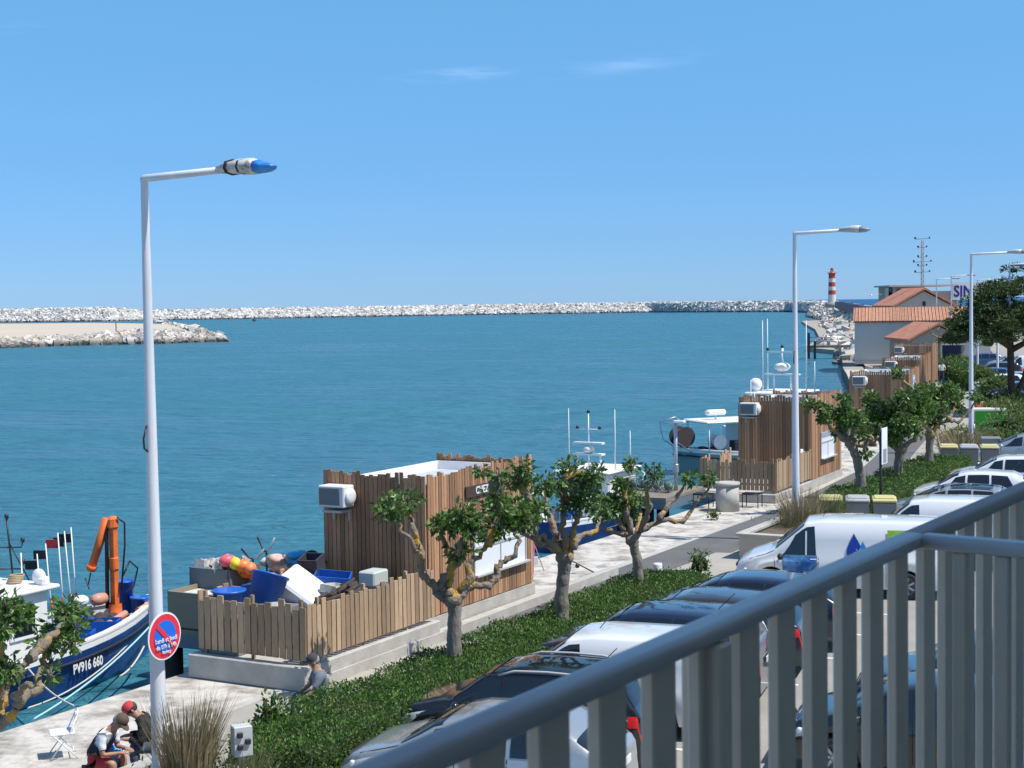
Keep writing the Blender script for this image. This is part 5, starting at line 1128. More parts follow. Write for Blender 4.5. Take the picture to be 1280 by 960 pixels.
# mast with light arms on the roof
ms=MB(); ms.tube([(1.15,0,2.3),(1.07,.05,3.6)],.022,6)
for zz in(3.0,2.55): ms.tube([(1.1-.14,.05+.26,zz+.12),(1.1-.13,.05+.24,zz),(1.1+.13,.05-.24,zz),(1.1+.14,.05-.26,zz+.12)],.015,5)
ms.tube([(1.1,.03,3.1),(1.3,-.3,2.3)],.015,5); m_=ms.build('mast',M_black,bt)
for p_ in((1.07,.05,3.6),(.96,.31,3.1),(1.24,-.21,3.1),(.96,.31,2.65),(1.24,-.21,2.65)): mb=MB(); mb.cyl(p_,.04,.1,8); mb.build('mast_light',M_black,m_)
mb=MB(); mb.ball((1.05,-.85,2.46),.17,12,8,sc=(.6,1,1)); mb.bbox((1.05,-.95,2.38),(.2,.25,.18),.04); mb.build('roof_buoy',M_wht2,bt)
def pile(par,name,m,c,r,n,sz,seed=0):
    mb=MB(); rr=random.Random(seed)
    for _ in range(n):
        a=rr.uniform(0,6.3); d=rr.random()**.5*r; pts=[]; 
        mb.ball((c[0]+d*math.cos(a),c[1]+d*math.sin(a),c[2]+rr.uniform(0,sz)),sz*rr.uniform(.4,.9),7,5,jit=.2,sc=(rr.uniform(.8,1.6),1,rr.uniform(.5,.9)))
    return mb.build(name,m,par)
pile(bt,'sail_bundle',mat('cloth_pinkish_white',(.7,.68,.68),.8),(.45,0,2.32),.3,12,.12,1)
mb=MB(); 
for k in range(5): mb.tube([(.9+.14*math.cos(a)+.02*k,-.3+.14*math.sin(a),2.34+.03*k) for a in np.linspace(0,6.28,14)],.02,5)
mb.build('rope_coil',mat('rope_tan',(.4,.3,.18),.9),bt)
# crane
cr_=thing('deck_crane','x','x',(0,0,0)); bpy.data.objects.remove(cr_)
mb=MB(); mb.lathe([(.26,.6),(.26,.95),(.16,1.05),(.15,1.3)],(4.1,0,0),12); mb.box((4.1,0,2.2),(.13,.13,1.9)); mb.bbox((4.1,0,2.2),(.18,.19,.3),.03); mb.bbox((4.1,0,3.12),(.26,.2,.3),.06); cr_=mb.build('crane',M_orange,bt)
mb=MB(); a=Vector((4.03,.1,3.22)); b_=Vector((3.85,.42,2.15)); d=(b_-a); mb.tube([a,b_],[.105,.09],4); mb.tube([b_,b_+d.normalized()*.12],[.13,.09],4); mb.build('crane_jib',M_orange,cr_)
mb=MB(); mb.tube([(4.1,-.13,3.25),(4.3,-.16,3.1),(4.28,-.17,2.6),(4.15,-.15,1.6)],.022,5); mb.tube([(4.05,.13,3.2),(4.0,.1,2.9),(3.98,.12,1.2)],.05,6); mb.tube([(4.2,-.15,1.9),(4.5,-.1,2.2),(4.75,-.1,2.0),(4.6,-.1,1.6),(4.3,-.1,1.5)],.022,5); mb.tube([(3.83,.45,2.0),(3.8,.5,1.75),(3.72,.4,1.65),(3.7,.5,1.9)],.016,5); mb.build('hydraulic_hose',M_black,cr_)
mb=MB(); mb.tube([(3.3,-.5,1.0),(4.0,-.4,1.12)],.08,8); mb.tube([(4.3,-.5,1.1),(4.7,-.5,1.18)],.11,8); mb.build('crane_foot',mat('orange_pale',(.6,.3,.2),.6),cr_)
# cargo on the boat
def tub(label,loc,r,h,tilt=(0,0),rz=0,m=None,group='blue plastic tubs',sq=False):
    t=thing('plastic_tub',label,'tub',loc,rz,group); mb=MB(); M=rotm(0,tilt[0],tilt[1])
    if sq:
        for (c,d) in (((0,0,.02),(r*2,r*1.5,.03)),((r,0,h/2),(.03,r*1.5,h)),((-r,0,h/2),(.03,r*1.5,h)),((0,r*.75,h/2),(r*2,.03,h)),((0,-r*.75,h/2),(r*2,.03,h))): 
            c=M@Vector(c); mb.box(c,d,0,tilt[0],tilt[1])
    else: mb.lathe([(0,.01),(r*.8,0),(r,h),(r*1.07,h),(r*1.07,h-.04),(r*1.0,h-.04),(r*.96,h),(r*.77,.03),(0,.03)],(0,0,0),20,0,M)
    mb.build('shell',m or M_blueplastic,t); return t
def onb(x,y,z): return Q(21.6,24.55,WZ)+U*x+NQ*y+Vector((0,0,z))
tub('blue barrel in front of the wheelhouse of the crane boat',onb(1.25,-.85,.7),.26,.7); tub('blue crate amidships below the flag poles',onb(2.5,-.3,.7),.3,.6,sq=True); tub('low blue crate at the near rail of the crane boat',onb(2.2,-.75,.65),.3,.45,sq=True)
tub('tall blue tub behind the orange crane',onb(4.7,.3,.95),.24,.75); tub('blue tub at the bow beside the crane foot',onb(4.75,-.15,.85),.22,.5); tub('blue crate near the lettering of the crane boat',onb(3.2,-.55,.7),.3,.45,sq=True)
mb=MB(); mb.lathe([(.02,0),(.12,.04),(.14,.2),(.12,.38),(.03,.45)],(0,0,0),12,0,rotm(0,pi/2)); solo(mb,'fender',mat('salmon_float',(.6,.28,.2),.5),'salmon coloured float beside the flag poles on the crane boat','float',onb(3.5,.1,1.45),RZ)
mb=MB(); mb.ball((0,0,0),.14,12,8,sc=(1.5,1,1)); solo(mb,'fender',M_wht2,'white float at the left of the salmon float','float',onb(3.15,.1,1.5),RZ)
mb=MB(); mb.box((3,0,.95),(.0,.0,.0)); 
for k in range(16):
    a=random.uniform(0,6.3); mb.ball((3.5+random.uniform(-.3,.3),random.uniform(-.4,.4),.8+random.uniform(0,.25)),random.uniform(.14,.2),7,5,jit=.25)
mb.build('deck_gear',M_net,bt)
# flag buoys
fl=[(1.15,-.3,2.9,None,0),(1.9,.95,2.55,'black flag lowest at the left',0),(2.15,.9,2.75,'black flag beside the red one',0),(2.45,.85,2.95,'red flag',1),(2.75,.9,2.95,'black flag right of the red one',0),(2.95,.95,3.0,'dark flag rightmost',0)]
for k,(x,y,h,lab,red) in enumerate(fl):
    t=thing('flag_pole','pale marker pole with %s on the crane boat'%(lab or 'no flag, leftmost'),'marker pole',onb(x+(0 if not lab else .95),y,.7),RZ,'marker poles with flags on the crane boat')
    mb=MB(); mb.tube([(0,0,0),(random.uniform(-.15,.05),.05,h-.7)],[.022,.014],6); mb.build('pole',M_wht2,t)
    tp=mb.v[-1]
    if lab: mb=MB(); mb.box((tp[0]-.07,tp[1]+.13,h-.95),(.28,.012,.2),rz=-1.06 if k!=4 else -1.5,rx=.1); mb.build('flag',M_redc if red else M_black,t)
    mb=MB(); mb.tube([(-.02,.01,.5),(-.03,.01,.8)],.03,6); mb.build('float',M_redc if red else M_orange,t)
# moored ropes
def rope(label,a,b,sag,m,r=.018):
    mb=MB(); a=Vector(a); b=Vector(b); mb.tube([a.lerp(b,i/12)-a-Vector((0,0,sag*4*(i/12)*(1-i/12))) for i in range(13)],r,5); solo(mb,'mooring_rope',m,label,'rope',a)
rope('light blue mooring rope stretched from the bow of the crane boat to the quay',G(190,782,.5) if False else R(190,780,34),G(42,899,0),.15,mat('rope_blue',(.35,.6,.75),.8),.022)
rope('pale mooring rope crossing the blue one below the hull lettering',R(165,800,33.5),R(35,885,28),.2,M_rope)
rope('thin rope hanging from the near rail down to the quay',R(35,835,30),G(92,882,0),.1,M_rope)
rope('pale rope from the bow down to the waterline',R(180,808,33),R(150,845,31),.1,M_rope,.022)
# second boat
b2=thing('fishing_boat','small dark blue and white fishing boat behind the middle pollarded tree','boat',Q(46.6,23.0,WZ),RZ)
boat_hull(b2,7.4,2.6,.9,.5,M_hblue,M_wht2,M_anti,M_deckw,bowup=.4)
mb=MB(); mb.bbox((1.0,0,1.4),(2.2,1.8,1.5),.06); w_=mb.build('wheelhouse',M_wb,b2); mb=MB(); mb.bbox((.9,0,2.2),(2.7,2.1,.08),.03); mb.build('wheelhouse_roof',M_wht2,w_)
mb=MB(); mb.bbox((1.0,-.915,1.65),(1.2,.03,.5),.02); mb.bbox((-.115,0,1.65),(.03,1.2,.5),.02); mb.build('window',M_glass,w_)
mb=MB(); 
for y in(-.7,.7): mb.tube([(.2,y*.7,2.2),(.2,y*.6,2.75)],.03,6)
mb.box((.2,0,2.77),(.3,1.1,.06)); mb.box((.2,0,3.15),(.25,1.1,.06)); mb.tube([(.2,0,2.2),(.2,0,4.2)],.022,6); mb.tube([(.2,-.42,3.62),(.2,.42,3.62)],.016,5); mb.build('radar_arch',M_wht2,b2)
mb=MB(); mb.ball((.2,0,2.93),.2,12,8,sc=(1,1,.7)); mb.build('radar_dome',M_wht2,b2)
for k,(x,y,h) in enumerate(((.4,.85,4.3),(.5,-.85,4.3),(1.4,-1.0,3.5))): mb=MB(); mb.tube([(x,y,2.2),(x,y,h)],[.03,.012],5); mb.build('antenna',M_wht2,b2)
for y in(-.42,0,.42): mb=MB(); mb.ball((.2,y,3.68 if y else 4.22),.06,6,5); mb.build('mast_light',M_black,b2)
for pp in ([(-3.2,-1.05,.9),(-3.2,-1.05,1.6),(-1.5,-1.15,1.6),(-1.5,-1.15,.9)],[(-3.2,1.05,.9),(-3.2,1.05,1.6),(-1.5,1.15,1.6),(-1.5,1.15,.9)],[(1.8,-1.1,1.2),(2.6,-1.0,1.9),(3.3,-.4,2.0)]): mb=MB(); mb.tube(pp,.028,5); mb.build('guard_rail',M_wht2,b2)
def on2(x,y,z): return Q(46.6,23.0,WZ)+U*x+NQ*y+Vector((0,0,z))
tub('blue crate on the aft deck of the dark blue boat',on2(-2,-.4,.6),.35,.5,sq=True); tub('blue tub at the bow of the dark blue boat',on2(2.6,-.3,1.0),.3,.6); tub('second blue tub at the bow of the dark blue boat',on2(2.2,-.9,1.1),.25,.5)
# third boat, white
b3=thing('fishing_boat','white fishing boat with net drum at its stern moored left of the second cabin','boat',Vector((11.3,71.5,WZ)),rad(22))
M_hgrey=mat('hull_grey_green',(.2,.27,.28),.5)
boat_hull(b3,8.6,2.9,.95,.5,M_hgrey,M_wht2,M_hgrey,M_deckw,flip=True,bowup=.3,stern=.6,rub=M_navy)
mb=MB(); mb.bbox((-.1,0,1.55),(1.9,2.0,1.6),.08); w_=mb.build('wheelhouse',M_wb,b3)
mb=MB(); mb.bbox((-1.0,0,2.4),(4.4,2.3,.12),.05); mb.build('wheelhouse_roof',M_wht2,w_)
mb=MB(); mb.bbox((-.6,-1.02,2.0),(.6,.03,.36),.02); mb.build('window',M_glass,w_)
mb=MB(); mb.bbox((-1.35,-.6,1.1),(.5,.5,.8),.03); mb.build('engine_cover',M_navy,b3)
text_mesh('AA 843',.32,'lettering',mat('grey_letter',(.2,.2,.22),.6),w_,Vector((-.3,-1.02,1.5)),text_rot((0,-1,0)),squash=.95)
mb=MB(); 
for y in(-1.0,1.0): mb.tube([(-3.0,y,.8),(-3.0,y,2.4)],.03,6)
mb.build('roof_post',M_wht2,b3)
mb=MB(); Mx=rotm(0,0,pi/2); mb.lathe([(.0,-.4),(.46,-.4),(.46,-.34),(.3,-.32),(.3,.32),(.46,.34),(.46,.4),(0,.4)],(-3.85,0,1.75),20,0,Mx,smooth=False); mb.tube([(-3.7,-.3,1.0),(-3.85,-.3,1.75)],.06,6); mb.tube([(-3.7,.3,1.0),(-3.85,.3,1.75)],.06,6); mb.build('net_drum',M_net,b3)
mb=MB(); mb.lathe([(.0,-.3),(.33,-.3),(.33,-.24),(.2,-.22),(.2,.22),(.33,.24),(.33,.3),(0,.3)],(-2.2,-.3,1.45),20,0,Mx,smooth=False); mb.build('net_hauler',M_white,b3)
pile(b3,'nets',M_net,(-2.7,-.1,.9),.5,16,.25,4)
mb=MB(); mb.tube([(-3.6,-.6,1.0),(-4.5,-.6,1.6),(-4.7,-.6,2.4),(-4.3,-.6,2.6)],.025,5); mb.tube([(-3.6,.6,1.0),(-4.5,.6,1.6),(-4.7,.6,2.4),(-3.9,.6,2.6),(-3.4,.6,2.3)],.025,5); mb.tube([(-4.7,-.6,2.4),(-4.7,.6,2.4)],.025,5); mb.build('stern_gantry',M_steel,b3)
mb=MB(); mb.tube([(-2.1,0,2.4),(-2.1,0,2.65)],.04,6); mb.bbox((-2.1,0,2.78),(1.0,.35,.26),.08); mb.build('radar',M_wht2,b3)
for x,h in((-.1,4.2),(.1,3.6),(.4,3.4)): mb=MB(); mb.tube([(x,.2,2.4),(x,.2,h)],[.03,.015],5); mb.build('antenna',M_wht2,b3)
# fourth boat behind the second cabin roof
b4=thing('fishing_boat','white fishing boat whose radar mast and aerials rise above the roof of the second cabin','boat',Vector((14.6,83,WZ)),rad(55))
boat_hull(b4,9.5,3.2,1.3,.5,M_wb,M_wht2,M_anti,M_deckw,bowup=.4)
mb=MB(); mb.bbox((0,0,2.0),(3.2,2.3,1.7),.1); w_=mb.build('wheelhouse',M_wb,b4); mb=MB(); mb.bbox((0,0,2.95),(3.8,2.7,.12),.05); mb.build('wheelhouse_roof',M_wht2,w_)
mb=MB(); 
for y in(-.5,.5): mb.tube([(0,y,3.0),(0,y,3.9)],.05,6)
mb.box((0,0,3.9),(.3,2.0,.08)); mb.tube([(0,0,3.9),(0,0,5.3)],.07,6); mb.box((0,0,5.1),(.15,1.7,.1)); mb.build('radar_mast',M_wht2,b4)
mb=MB(); mb.ball((0,0,4.3),.45,12,8,sc=(1,1,.55)); mb.build('radar_dome',M_wht2,b4)
mb=MB(); mb.ball((-1.2,1.0,3.4),.35,12,8); mb.build('satellite_dome',M_wht2,b4)
for x,y,h in((.3,1.3,6.8),(.5,1.1,6.9),(0,-1.4,6.8),(.4,-1.7,4.6)): mb=MB(); mb.tube([(x,y,3.0),(x,y,h)],[.045,.02],5); mb.build('antenna',M_wht2,b4)
for y in(-.85,.85,0): mb=MB(); mb.ball((0,y,5.25 if y else 5.4),.09,6,5); mb.build('mast_light',M_black,b4)
# small boat near third cabin
b5=thing('fishing_boat','small white boat with blue cover moored just left of the third cabin','boat',Vector((16.6,82,WZ)),rad(70)); b5.location=Vector((15.9,78.5,WZ))
boat_hull(b5,5,2.0,.9,.4,M_navy,M_wht2,M_anti,M_blueplastic,bowup=.3)
mb=MB(); mb.tube([(0,.2,.6),(0,.2,2.6)],.02,5); mb.tube([(.4,-.3,.6),(.5,-.3,2.2)],.02,5); mb.build('mast',M_black,b5)
# ================= jetties
def jetty(label,s0,s1,q0,q1,z,legs,org=None):
    t=thing('jetty',label,'jetty',Q(s0,q0,0),RZ); L_=s1-s0; D=q1-q0
    mb=MB(); mb.box((L_/2,D/2,z-.06),(L_,D,.1)); mb.build('deck',mat('jetty_planks',(.22,.19,.15),.9,var=.2,vs=3),t)
    mb=MB(); 
    for x in(.06,L_-.06): mb.box((x,D/2,z-.25),(.12,D,.28))
    for y in(.06,D-.06): mb.box((L_/2,y,z-.25),(L_-.24,.1,.28))
    mb.build('beam',mat('steel_blue_grey',(.12,.16,.2),.6),t)
    for x,y in legs: mb=MB(); mb.cyl((x,y,-3),.22,z+2.6,12); mb.build('pile',mat('dark_pile',(.03,.028,.025),.8),t)
jetty('steel jetty on dark piles behind the near terrace',24.0,28.2,19.85,21.9,.45,[(.3,1.8),(2,1.8),(4,1.8),(.3,.7)])
jetty('jetty on dark piles joining the second terrace, stacked with pots',46.5,50.0,20.05,23.0,.55,[(.3,2.6),(.3,1.7),(.3,.8),(2.5,2.6),(1.6,.8)])
p=R(845,600,52.5); t=thing('jetty_light','blue grey light post standing on the second jetty','light post',Vector((p.x,p.y,.5)),rad(-29))
mb=MB(); mb.tube([(0,0,0),(0,0,2.35)],.07,8); mb.bbox((0,0,.8),(.17,.17,.3),.02); mb.build('pole',M_steel,t); mb=MB(); mb.bbox((.15,0,2.4),(.42,.16,.1),.03); mb.build('lamp_head',M_white,t)
for k in range(5):
    p=Q(48.0+.1*k,20.6+.48*k,.56); t=thing('fish_trap','grey green wire fish trap, number %s from the terrace side on the second jetty'%('first','second','third','fourth','fifth')[k] if False else ('wire fish trap nearest the terrace on the second jetty','wire fish trap second from the terrace on the second jetty','wire fish trap in the middle of the row on the second jetty','wire fish trap second from the light post on the second jetty','wire fish trap nearest the light post on the second jetty')[k],'fish trap',p,RZ,'fish traps on the second jetty')
    mb=MB(); 
    for j in range(4): mb.tube([(-.3,.2*math.cos(a),.22+.2*math.sin(a)) if False else (-.3+.2*j,.2*math.cos(a),.23+.21*math.sin(a)) for a in np.linspace(0,6.28,11)],.014,4)
    for a in np.linspace(0,6.28,9)[:-1]: mb.tube([(-.3,.2*math.cos(a),.23+.21*math.sin(a)),(.3,.2*math.cos(a),.23+.21*math.sin(a))],.009,4)
    mb.ball((0,0,.2),.16,7,5,jit=.25); mb.build('cage',mat('netting_green',(.16,.22,.2),.8,var=.3),t)
# ================= things on the near terrace (local frame of the terrace: s, q)
def item(mb,name,m,label,cat,s,q,z,rz=RZ,group=None): return solo(mb,name,m,label,cat,Q(s,q,z),rz,group)
tub('round blue tub with white rim sticking up at the left of the near terrace',Q(22.98,19.02,1.1),.31,.5,group='blue plastic tubs')
mb=MB(); mb.box((0,0,.35),(.9,.9,.7)); item(mb,'fish_box_stack',M_grey,'stacked grey boxes holding up the left blue tub','box',22.98,18.9,.46)
tub('large tilted blue tub in the middle of the near terrace',Q(23.75,18.85,1.1),.36,.7,tilt=(.25,-.3))
mb=MB(); mb.box((0,0,.34),(.9,.9,.68)); item(mb,'fish_box_stack',M_grey,'stacked grey boxes under the large tilted blue tub','box',23.95,18.75,.46)
mb=MB(); mb.bbox((0,0,0),(.75,1.05,.6),.05,ry=-.3,rx=.6); item(mb,'foam_box',mat('foam_white',(.85,.86,.88),.6),'big white foam box lying tilted on the near terrace','box',24.75,18.6,1.22,RZ)
mb=MB(); mb.box((0,0,.3),(1.1,.9,.6)); item(mb,'fish_box_stack',M_grey,'stacked grey boxes under the white foam box','box',24.95,18.6,.46)
t=tub('blue box with white patch near the cabin wall on the terrace',Q(25.75,18.6,1.12),.36,.38,sq=True,tilt=(.1,.1))
mb=MB(); mb.box((0,0,.35),(.9,.9,.7)); item(mb,'fish_box_stack',M_grey,'stacked grey boxes under the blue box by the cabin wall','box',26.0,18.55,.46)
mb=MB(); mb.bbox((0,0,.16),(.55,.4,.3),.03); item(mb,'cool_box',mat('pale_green_box',(.5,.56,.52),.5),'pale green cool box between the blue box and the cabin','box',26.4,18.0,1.2)
mb=MB(); mb.box((0,0,.38),(.5,.5,.76)); item(mb,'fish_box_stack',M_grey,'narrow stack of grey boxes under the pale green cool box','box',26.4,18.0,.46)
mb=MB(); rr=random.Random(3)
for k in range(26): 
    a=Vector((rr.uniform(-.7,.7),rr.uniform(-.18,.18),rr.uniform(0,.22))); mb.tube([a,a+Vector((rr.uniform(.2,.5),rr.uniform(-.1,.1),rr.uniform(-.08,.12)))],rr.uniform(.03,.06),5)
item(mb,'folded_net',M_net,'heap of folded black nets and poles along the sunny fence','net',24.5,17.6,1.22,RZ+.1)
mb=MB(); mb.box((0,0,.4),(1.5,.35,.8)); item(mb,'wooden_bench',M_wood2,'low wooden bench under the black nets','bench',24.5,17.55,.47)
# behind the terrace, on the jetty
mb=MB(); 
for (c,d) in (((0,0,.04),(1.0,1.05,.06)),((0,-.52,.28),(1.0,.06,.5)),((0,.52,.28),(1.0,.06,.5)),((-.5,0,.28),(.06,.98,.5)),((.5,0,.28),(.06,.98,.5))): mb.box(c,d)
item(mb,'fish_bin',mat('bin_grey_blue',(.13,.15,.16),.6),'large dark grey bin filled with debris behind the near terrace','bin',25.5,21.2,1.0)
mb=MB(); mb.box((0,0,.265),(1.0,1.1,.53)); item(mb,'pallet_stack',M_wood2,'stack of wooden pallets under the dark grey bin','pallet',25.5,21.2,.46)
mb=MB(); rr=random.Random(5)
for k in range(40): rock(mb,Vector((rr.uniform(-.42,.42),rr.uniform(-.42,.42),.42+rr.uniform(0,.2))),rr.uniform(.08,.25))
item(mb,'debris_heap',mat('debris',(.3,.28,.25),.9,col2=(.6,.58,.55),vs=8),'heap of shells and rope in the dark grey bin','debris',25.5,21.2,1.0)
cols=[('pink',(.75,.12,.16)),('red',(.7,.06,.08)),('yellow',(.85,.6,.04)),('golden',(.85,.5,.03)),('orange',(.85,.22,.05)),('orange',(.85,.2,.05)),('orange',(.85,.24,.08)),('pink',(.75,.2,.25))]
for k,(n_,c) in enumerate(cols):
    mb=MB(); mb.ball((0,0,0),.135,12,8,sc=(1.35,1,1)); p=R(284+4.8*k,704+1.6*k+(3 if k%2 else -3),32.0+.25*(k%2)); 
    solo(mb,'float',mat('float_'+n_+str(k),c,.45),('pink float at the left end of the bright heap','red float beside the pink one in the bright heap','yellow float in the bright heap','golden float, lower one in the bright heap','orange float right of the yellow ones','lower orange float of the bright heap','orange float near the right end of the bright heap','pinkish float closing the right end of the bright heap')[k],'float',p,.5+k*.7,'bright net floats behind the near terrace')
mb=MB(); p=R(303,718,32.1); mb=MB(); [mb.bbox((0,0,.12+.24*k),(.8,.55,.22),.02) for k in range(2)]
solo(mb,'crate_stack',M_wood2,'crates holding up the heap of bright floats','crate',Vector((p.x,p.y+.1,.46)),RZ)
def ypost(label,px,py,Y,w,h):
    p=R(px,py,Y); hz=p.z-.4; t=thing('rod_stand',label,'stand',Vector((p.x,p.y,.4)),rad(-15),'Y shaped stands behind the near terrace')
    mb=MB(); mb.tube([(0,0,0),(0,0,hz)],.022,6); mb.build('post',M_black,t)
    for s_ in(-1,1): mb=MB(); mb.tube([(0,0,hz),(s_*w*.35,0,hz+h*.15),(s_*w,0,hz+h)],.022,6); mb.build('fork',M_black if s_<0 else M_steel,t)
ypost('lower Y shaped stand left behind the near terrace',316,699,32.5,.26,.22); ypost('taller Y shaped stand right behind the near terrace',333,690,33,.2,.32)
for k,(x,h) in enumerate(((343,.55),(352,.62),(361,.6),(373,.62))):
    p=R(x,715,33.5); mb=MB(); mb.tube([(0,0,-1),(0,0,h-.25)],.03,6); solo(mb,'iron_stake',M_black,('leftmost short black stake behind the terrace','second short black stake from the left behind the terrace','third short black stake from the left behind the terrace','short black stake next to the light blue bag')[k],'stake',p)
for (x,y,lab,m,sc,nm) in ((352,700,'pale pinkish net bundle between the black stakes',mat('pink_net',(.6,.42,.36),.9),(1.6,1,.6),'net_bundle'),(343,704,'greenish white net bundle behind the black stakes',mat('pale_net',(.5,.58,.55),.9),(1.6,1,.6),'net_bundle'),(377,697,'light blue bag on top of the gear near the cabin',mat('lightblue_bag',(.05,.42,.75),.6),(1.2,.8,.9),'bag'),(383,704,'lime green crate beside the light blue bag',mat('lime_green',(.3,.5,.06),.6),(1.2,.8,.55),'crate'),(397,702,'navy blue barrel against the cabin corner',M_navy,(1,1,1.5),'barrel'),(368,712,'black heap of nets under the light blue bag',M_net,(3,1.5,1.0),'net_heap'),(360,722,'rusty brown board leaning behind the foam box',mat('rust_board',(.25,.12,.08),.8),(1.6,.8,.4),'board'),(385,712,'grey blue tarpaulin heap near the cabin corner',mat('grey_blue_tarp',(.12,.16,.22),.8),(1.5,1,.8),'tarpaulin'),(318,722,'brown sack in front of the bright floats',mat('sack_brown',(.25,.19,.13),.9),(1.0,.8,.8),'sack')):
    p=R(x,y,32.6 if y>708 else 33.2); mb=MB(); 
    if nm in('board','crate'): mb.bbox((0,0,0),(.3*sc[0],.3*sc[1],.3*sc[2]),.02,rx=.2,ry=.15)
    else:
        for _ in range(9): mb.ball((random.uniform(-.14,.14)*sc[0],random.uniform(-.12,.12)*sc[1],random.uniform(-.12,.1)*sc[2]),.12,9,6,sc=(random.uniform(.9,1.6),random.uniform(.8,1.3),random.uniform(.6,1)),jit=.28)
    solo(mb,nm,m,lab,nm.replace('_',' '),p,.4)
p=R(372,735,32.2); mb=MB(); mb.box((0,0,0),(2.6,.7,.75)); q=Q(26.0,20.6,.75); solo(mb,'crate_stack',M_wood2,'long stack of crates carrying the nets and bags behind the terrace','crate',q,RZ)
for k,(s_,q_,z_,c,lab,dm) in enumerate(((23.3,18.3,1.15,(.5,.5,.48),'pale grey fish crate leaning between the two round tubs',(.5,.35,.2)),(24.1,19.2,1.3,(.03,.1,.35),'small dark blue crate behind the big tilted tub',(.5,.35,.25)),(25.2,19.15,1.35,(.55,.1,.06),'small red crate behind the foam box',(.45,.35,.22)),(25.9,19.2,1.4,(.05,.05,.06),'black crate against the cabin wall behind the blue box',(.5,.4,.4)),(25.0,18.0,1.28,(.6,.58,.5),'cream fish crate beside the black nets',(.5,.35,.16)))):
    mb=MB(); M=rotm(random.uniform(-.4,.4),random.uniform(-.25,.25),random.uniform(-.25,.25)); a_,b_,h_=dm
    for (cc,d) in (((0,0,.02),(a_,b_,.03)),((0,-b_/2,h_/2),(a_,.03,h_)),((0,b_/2,h_/2),(a_,.03,h_)),((-a_/2,0,h_/2),(.03,b_-.03,h_)),((a_/2,0,h_/2),(.03,b_-.03,h_))): mb.box(cc,d)
    mb.v=[tuple(M@Vector(v)) for v in mb.v]; solo(mb,'fish_crate',mat('crate_colour_%d'%k,c,.6,var=.15),lab,'crate',Q(s_,q_,z_),RZ,'fish crates on the near terrace')
# brown container by the first lamp
mb=MB()
for (c,d) in (((0,0,.03),(1.0,1.1,.06)),((0,-.55,.38),(1.0,.05,.72)),((0,.55,.38),(1.0,.05,.72)),((-.5,0,.38),(.05,1.05,.72)),((.5,0,.38),(.05,1.05,.72))): mb.box(c,d)
mb.box((0,0,.62),(.94,1.04,.05),mi=1)
item(mb,'large_container',[mat('taupe_panel',(.24,.20,.15),.7),mat('pale_rubble',(.6,.57,.5),.9,var=.3,vs=12)],'large taupe open container on the jetty right of the first lamp','container',24.55,20.95,.46)
# ================= far buildings and lighthouse
M_rwall=mat('harbour_wall',(.6,.57,.52),.9,var=.03,vs=.5); M_tile=bpy.data.materials.new('clay_tiles')
m=M_tile; m.use_nodes=True; t=m.node_tree; n=t.nodes; L=t.links.new; b=n['Principled BSDF']; b.inputs['Roughness'].default_value=.85
tc_=n.new('ShaderNodeTexCoord'); wv_=n.new('ShaderNodeTexWave'); wv_.inputs['Scale'].default_value=.9; wv_.bands_direction='X'; L(tc_.outputs['Object'],wv_.inputs['Vector']); nz_=n.new('ShaderNodeTexNoise'); nz_.inputs['Scale'].default_value=2.5; L(tc_.outputs['Object'],nz_.inputs['Vector'])
r_=n.new('ShaderNodeValToRGB'); r_.color_ramp.elements[0].color=(.34,.16,.09,1); r_.color_ramp.elements[1].color=(.62,.36,.24,1); L(nz_.outputs[0],r_.inputs[0]); L(r_.outputs[0],b.inputs['Base Color']); bp_=n.new('ShaderNodeBump'); bp_.inputs['Strength'].default_value=1; bp_.inputs['Distance'].default_value=.15; L(wv_.outputs[0],bp_.inputs['Height']); L(bp_.outputs[0],b.inputs['Normal'])
def tiles(mb,a,b,c,d,n):  # ribbed roof plane: a-b eave, d-c ridge
    a,b,c,d=map(Vector,(a,b,c,d)); up_=(b-a).cross(d-a).normalized()
    for i in range(n):
        f0,f1=i/n,(i+1)/n; fm=(f0+f1)/2; P0=[a.lerp(b,f) for f in(f0,fm,f1)]; P1=[d.lerp(c,f) for f in(f0,fm,f1)]; h=up_*.09
        mb.add([P0[0],P0[1]+h,P0[2],P1[2],P1[1]+h,P1[0]],[(0,1,4,5),(1,2,3,4)])
B0=Vector((36.9,165.5,0)); W1=(1195-1067)/1924*165.5
hb=thing('harbour_building','long pale harbour building with a low orange tiled roof, behind the far cabins','building',B0,rad(-13.5))
mb=MB(); mb.box((7,5,2.25),(14,10,4.5)); mb.build('wall',M_rwall,hb)
mb=MB(); mb.box((7,-.03,.2),(14,.06,.4)); mb.build('wall_base',mat('lower_wall_cream',(.45,.43,.4),.9,var=.03,vs=.5),hb)
mb=MB(); mb.box((7,-.12,4.5),(14.3,.24,.1)); tiles(mb,(-.2,-.26,4.58),(14.2,-.26,4.58),(14.2,5,6.0),(-.2,5,6.0),80); tiles(mb,(14.3,10.7,4.62),(-.3,10.7,4.62),(-.3,5,6.0),(14.3,5,6.0),44); mb.build('roof',M_tile,hb)
mb=MB(); mb.add([(0,0,4.5),(0,10,4.5),(0,5,5.9)],[(0,1,2)]); mb.add([(14,0,4.5),(14,10,4.5),(14,5,5.9)],[(0,2,1)]); mb.build('gable',M_rwall,hb)
